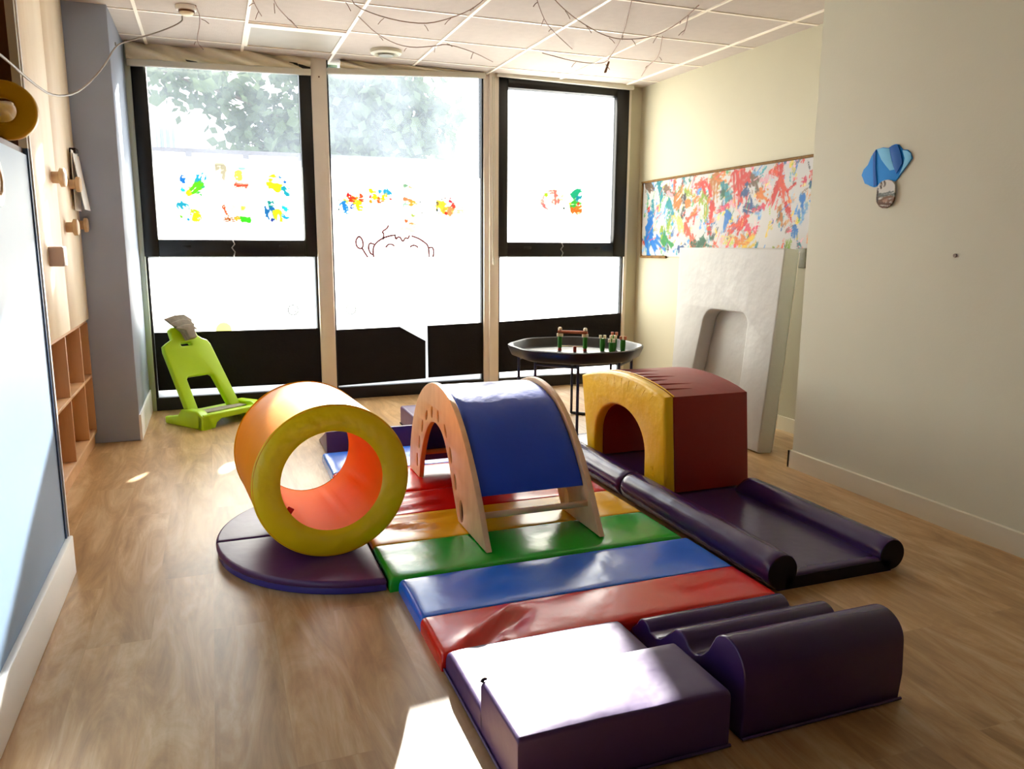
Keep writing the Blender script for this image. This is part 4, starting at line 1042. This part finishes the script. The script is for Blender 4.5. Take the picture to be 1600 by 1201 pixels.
# ------------------------------------------------------------------ purple foam blocks in front
def profile_block(name, label, pts, x0, x1, bev, cat='foam block', m_=None, wrink=0.):
    t = thing(name, label, cat, ((x0 + x1) / 2, sum(p[0] for p in pts) / len(pts), 0))
    me = extrude2d(pts, [], x1 - x0, bev, frame_M(((x0 + x1) / 2, 0, 0), (0, 1, 0), (0, 0, 1), (1, 0, 0)), 3)
    link('vinyl_cover', me, m_ or M_purple, t)
    return t
stp = thing('foam_steps', 'purple foam step block with a low and a high step, nearest the camera', 'foam block', (.83, -4.4, 0))
link('low_step', pad(.556, 1.10, -4.43, -4.112, 0, .072, (.012, .012), (.01, .035), .02, lambda x, y: .004 * mnoise.noise(Vector((x * 4, y * 9, 2))), 4, .010), M_matt, stp)
link('high_step', pad(.556, 1.105, -4.675, -4.425, 0, .150, (.010, .010), (.010, .012), .02, lambda x, y: .004 * mnoise.noise(Vector((x * 5, y * 6, 8))) + .002 * mnoise.noise(Vector((x * 14, y * 10, 8))), 4, .004), M_matt, stp)
link('bottom_seam', join([tube([(.552, -4.68, .008), (1.108, -4.68, .008)], .004, 6), tube([(.552, -4.68, .008), (.552, -4.11, .008)], .004, 6)]), M_matt, stp)
link('loose_corner', tube([(.558, -4.428, .146), (.563, -4.424, .152), (.572, -4.422, .149)], lambda t: .006 - .003 * t, 7, smooth_iter=1), M_seam, stp)
wv = [(-4.665, 0)]
def add_arc(cy_, cz, r, a0, a1, n=12, sz=1.):
    for k in range(n + 1):
        a = math.radians(a0 + (a1 - a0) * k / n); wv.append((cy_ + r * math.cos(a), cz + r * sz * math.sin(a)))
wv += [(-4.672, .08), (-4.668, .15)]
add_arc(-4.595, .165, .072, 175, 40, 14)
wv += [(-4.515, .165), (-4.485, .135), (-4.46, .122), (-4.44, .124)]
add_arc(-4.385, .105, .048, 150, 35, 10)
wv += [(-4.315, .105), (-4.29, .082), (-4.265, .072), (-4.245, .074)]
add_arc(-4.195, .052, .042, 150, 20, 10)
wv += [(-4.125, .04), (-4.112, .02), (-4.112, 0)]
pb = profile_block('foam_waves', 'purple foam wave block of three humps beside the step block', wv, 1.148, 1.66, .006)
link('bottom_seam', tube([(1.148, -4.672, .008), (1.66, -4.672, .008)], .004, 6), M_purple, pb)
# and the pair at the back
profile_block('foam_wedge', 'purple foam wedge behind the orange tube at the end of the mats', [(-1.66, 0), (-1.655, .135), (-1.64, .137), (-1.3, .012), (-1.3, 0)], .555, 1.118, .008, m_=M_purple2)
t = thing('foam_cube', 'purple foam block beside the wedge behind the wooden arch', 'foam block', (1.4, -1.35, 0))
link('vinyl_cover', pad(1.13, 1.66, -1.66, -1.02, 0, .125, (.012, .012), (.012, .012), .04, wr(30), 4, .004), M_purple2, t)
link('bottom_seam', tube([(1.126, -1.02, .008), (1.126, -1.664, .008), (1.664, -1.664, .008)], .004, 6), M_seam, t)

# ------------------------------------------------------------------ white arch slab leaning by the right wall
sl = thing('white_arch_block', 'white foam slab with an arched hole leaning by the right wall', 'foam block', (2.97, -1.95, 0))
dz = Vector((.10, 0, 1.175)).normalized()
P0 = Vector((2.912, -2.475, 0)); nrm = Vector((dz.z, 0, -dz.x))
Ms = frame_M(P0 + nrm * .05 + Vector((0, 0, .008)), (0, 1, 0), dz, nrm)
ol = [(0, 0), (1.0, 0), (1.0, .40), (1.03, .8), (1.075, 1.178), (.5, 1.18), (0.0, 1.18), (-.005, .6)]
hole = [(.25, .0), (.245, .55)] + [(.32 + .075 * math.cos(math.radians(180 - a)), .715 + .075 * math.sin(math.radians(180 - a))) for a in range(0, 91, 15)] + [(.60 + .1 * math.cos(math.radians(90 - a)), .69 + .1 * math.sin(math.radians(90 - a))) for a in range(0, 91, 15)] + [(.745, .4), (.80, .0)]
ol2 = [(0, 0), (.25, 0)] + hole[1:-1] + [(.80, 0)] + ol[1:]
link('slab_cover', extrude2d(ol2, [], .10, .010, Ms, 3), M_white_v, sl)
link('backing_sheet', extrude2d([(.01, .01), (.99, .01), (1.05, 1.16), (.01, 1.16)], [], .012, .002, Ms @ Matrix.Translation((0, 0, .058))), M_white_v, sl)
link('edge_seam', tube([Ms @ Vector((-.004, v, .052)) for v in (.01, .4, .8, 1.17)], .0025, 6), M_white, sl)
# ------------------------------------------------------------------ lime seat with grey wedge
ch = thing('lime_seat', 'lime green plastic reclining child seat by the left window', 'seat', (-.1, -.5, 0))
F = Vector((-.115, -.80, 0)); l = Vector((.8, .6, 0)); w = Vector((.6, -.8, 0))
Mb = frame_M(F, l, -w, (0, 0, 1))
def lb_(u0, u1, v0, v1, z0, z1, bev=.012): return box(u0, u1, v0, v1, z0, z1, bev, 3, Mb)
# base: side cheeks, front rail, deck
cheek = [(0, 0), (.36, 0), (.37, .05), (.26, .07), (.22, .115), (.06, .12), (0, .085)]
for u in (.035, .465):
    Mc = frame_M(Mb @ Vector((u, 0, 0)), -w, (0, 0, 1), -l)
    link('side_cheek', extrude2d(cheek, [], .07, .012, Mc, 3), M_lime, ch)
rail = [(.0, .0), (.10, .0), (.115, .035), (.15, .055), (.36, .055), (.39, .03), (.40, 0), (.50, 0), (.50, .08), (.48, .098), (.02, .098), (0, .08)]
link('front_rail', extrude2d(rail, [], .05, .01, frame_M(Mb @ Vector((0, .025, 0)), l, (0, 0, 1), w), 3), M_lime, ch)
link('deck', lb_(.05, .45, .04, .30, .062, .08, .006), M_lime, ch)
link('grip_strip', lb_(.07, .47, .10, .19, .0805, .092, .003), M_greycl, ch)
link('rear_foot', lb_(.0, .05, .30, .40, 0, .05), M_lime, ch)
bd = (-w * .36 + Vector((0, 0, 1)) * .93 - l * .10).normalized()          # the back leans away from the sitter
bn_ = l.cross(bd).normalized()
Mk = frame_M(Mb @ Vector((.03, .19, .075)), l, bd, bn_)
bo = [(0, 0), (.075, 0), (.08, .02), (.085, .235), (.10, .25), (.27, .25), (.288, .235), (.32, .02), (.33, 0), (.41, 0), (.405, .05), (.365, .46), (.35, .49), (.315, .505), (.29, .53), (.285, .585), (.26, .60), (.12, .60), (.10, .585), (.095, .52), (.05, .50), (.015, .48), (.005, .44)]
slot = [(.145, .465), (.215, .465), (.22, .472), (.215, .485), (.145, .485), (.14, .472)]
link('backrest', extrude2d(bo, [slot], .045, .012, Mk, 3), M_lime, ch)
gw_ = thing('grey_wedge', 'small grey folded cloth wedge tucked on top of the lime seat', 'cloth', tuple(Mk @ Vector((.19, .50, .03))))
wd = [(-.115, .155), (-.03, .175), (.04, .175), (.085, .135), (.055, .06), (.05, .0), (-.02, -.005), (-.03, .055)]
for k in range(3):
    link('fold', extrude2d([(x * (1 - .10 * k), y - .04 * k if y > .1 else y) for x, y in wd], [], .02, .006, Mk @ Matrix.Translation((.19, .50, .04 + .021 * k))), M_greycl, gw_)

# ------------------------------------------------------------------ black tray table with wooden toys
TC = Vector((2.2, -1.48, 0)); TZ = .475
tt = thing('tray_table', 'low black eight-sided play tray on steel legs before the right window', 'table', (2.2, -1.48, 0))
def octo(r, rnd=.25, n=6):
    out = []
    base = [Vector((r * math.cos(math.radians(22.5 + 45 * k)), r * math.sin(math.radians(22.5 + 45 * k)))) for k in range(8)]
    for k in range(8):
        a, b, c = base[k - 1], base[k], base[(k + 1) % 8]
        for q in range(n + 1):
            s = q / n; p1 = b.lerp(a, rnd * (1 - s)) ; p2 = b.lerp(c, rnd * s); out.append(p1.lerp(p2, s))
    return out
def oct_loft(levels):
    bm = bmesh.new(); rings = []
    for r, z in levels: rings.append([bm.verts.new((TC.x + p.x, TC.y + p.y, z)) for p in octo(r)])
    for a, b in zip(rings[:-1], rings[1:]):
        for k in range(len(a)): bm.faces.new((a[k], a[(k + 1) % len(a)], b[(k + 1) % len(a)], b[k]))
    bm.faces.new(rings[0][::-1]); bm.faces.new(rings[-1])
    bmesh.ops.recalc_face_normals(bm, faces=bm.faces[:])
    return bm_mesh(bm, smooth=True, angle=50)
link('tray', oct_loft([(.40, TZ), (.435, TZ + .012), (.458, TZ + .06), (.46, TZ + .075), (.448, TZ + .08), (.432, TZ + .072), (.418, TZ + .028), (.40, TZ + .016)]), M_tray, tt)
for k in range(8):
    a = math.radians(22.5 + 45 * k); d = Vector((math.cos(a), math.sin(a), 0))
    p = TC + d * .37
    link('leg', tube([p + Vector((0, 0, TZ)), p + Vector((0, 0, .05)), p + d * .02 + Vector((0, 0, .012))], .0095, 8), M_tubeleg, tt)
for k in range(0, 8, 2):
    a, b = (math.radians(22.5 + 45 * q) for q in (k, k + 1))
    pa, pb3 = TC + Vector((math.cos(a), math.sin(a), 0)) * .39, TC + Vector((math.cos(b), math.sin(b), 0)) * .39
    link('floor_bar', tube([pa + Vector((0, 0, .011)), pb3 + Vector((0, 0, .011))], .0105, 8), M_black, tt)
    link('under_brace', tube([TC + Vector((math.cos(a), math.sin(a), 0)) * .37 + Vector((0, 0, TZ - .02)), TC + Vector((math.cos(b), math.sin(b), 0)) * .37 + Vector((0, 0, TZ - .02))], .008, 8), M_tubeleg, tt)
M_tg = mat('green_toy_paint', (52, 128, 30), .5, .4, .1); M_tw = wood('pale_toy_wood', (236, 214, 176), (246, 230, 200)); M_tr = wood('red_brown_toy_wood', (176, 92, 62), (200, 116, 82)); M_td = mat('dark_red_toy', (150, 44, 30), .5, .4)
z0 = TZ + .0165
gt = thing('toy_gate', 'wooden toy gate of two green posts and a red-brown beam on the black tray', 'toy', (2.24, -1.33, z0))
e1, e2 = Vector((2.17, -1.30, 0)), Vector((2.31, -1.40, 0)); ed = (e2 - e1).normalized()
for p in (e1, e2):
    link('foot', lathe([(0, z0), (.013, z0), (.011, z0 + .02), (0, z0 + .02)], p, (0, 0, 1), 12), M_td, gt)
    link('post', lathe([(0, z0 + .02), (.014, z0 + .02), (.015, z0 + .095), (0, z0 + .095)], p, (0, 0, 1), 14), M_tg, gt)
    link('capital', join([lathe([(0, z0 + .095), (.011, z0 + .095), (.011, z0 + .115), (0, z0 + .115)], p + ed * s, (0, 0, 1), 10) for s in (-.011, .011)]), M_tw, gt)
    link('finial', lathe([(0, z0 + .137), (.013, z0 + .137), (.014, z0 + .15), (.008, z0 + .158), (0, z0 + .158)], p, (0, 0, 1), 12), M_tw, gt)
zz = Vector((0, 0, z0 + .126))
link('beam', tube([e1 - ed * .015 + zz, e2 + ed * .015 + zz], .011, 10), M_tr, gt)
zz = Vector((0, 0, z0 + .03))
link('lower_rod', tube([e1 + zz, e2 + zz], .004, 8), M_tw, gt)
pgm = thing('toy_cylinder', 'single small red-brown wooden cylinder on the tray in front of the toy gate', 'toy', (2.24, -1.42, z0))
link('barrel', lathe([(0, 0), (.011, 0), (.011, .034), (0, .034)], (2.235, -1.40, z0), (0, 0, 1), 12), M_td, pgm)
link('cap', lathe([(0, .034), (.008, .034), (.008, .038), (0, .038)], (2.235, -1.40, z0), (0, 0, 1), 12), M_tr, pgm)
for (x, y, h, top, lb) in [(2.43, -1.42, .085, M_tw, 'olive green wooden toy peg standing apart, leftmost of the peg cluster'),
                           (2.44, -1.53, .07, M_tw, 'dark green wooden toy peg at the front of the peg cluster'),
                           (2.49, -1.46, .085, M_tw, 'green wooden toy peg in the middle of the peg cluster'),
                           (2.53, -1.40, .10, M_tr, 'green wooden toy peg with red-brown top at the back of the cluster'),
                           (2.525, -1.53, .085, M_tr, 'green wooden toy peg with red-brown top, rightmost of the cluster')]:
    t = thing('toy_peg', lb, 'toy', (x, y, z0), 'wooden pegs on the black tray')
    link('peg_body', lathe([(0, 0), (.014, 0), (.018, h * .5), (.017, h), (0, h)], (x, y, z0), (0, 0, 1), 14), M_tg, t)
    link('peg_top', join([lathe([(0, h), (.010, h), (.010, h + .022), (0, h + .022)], (x + s * .012, y - s * .008, z0), (0, 0, 1), 10) for s in (-1, 1)]), top, t)
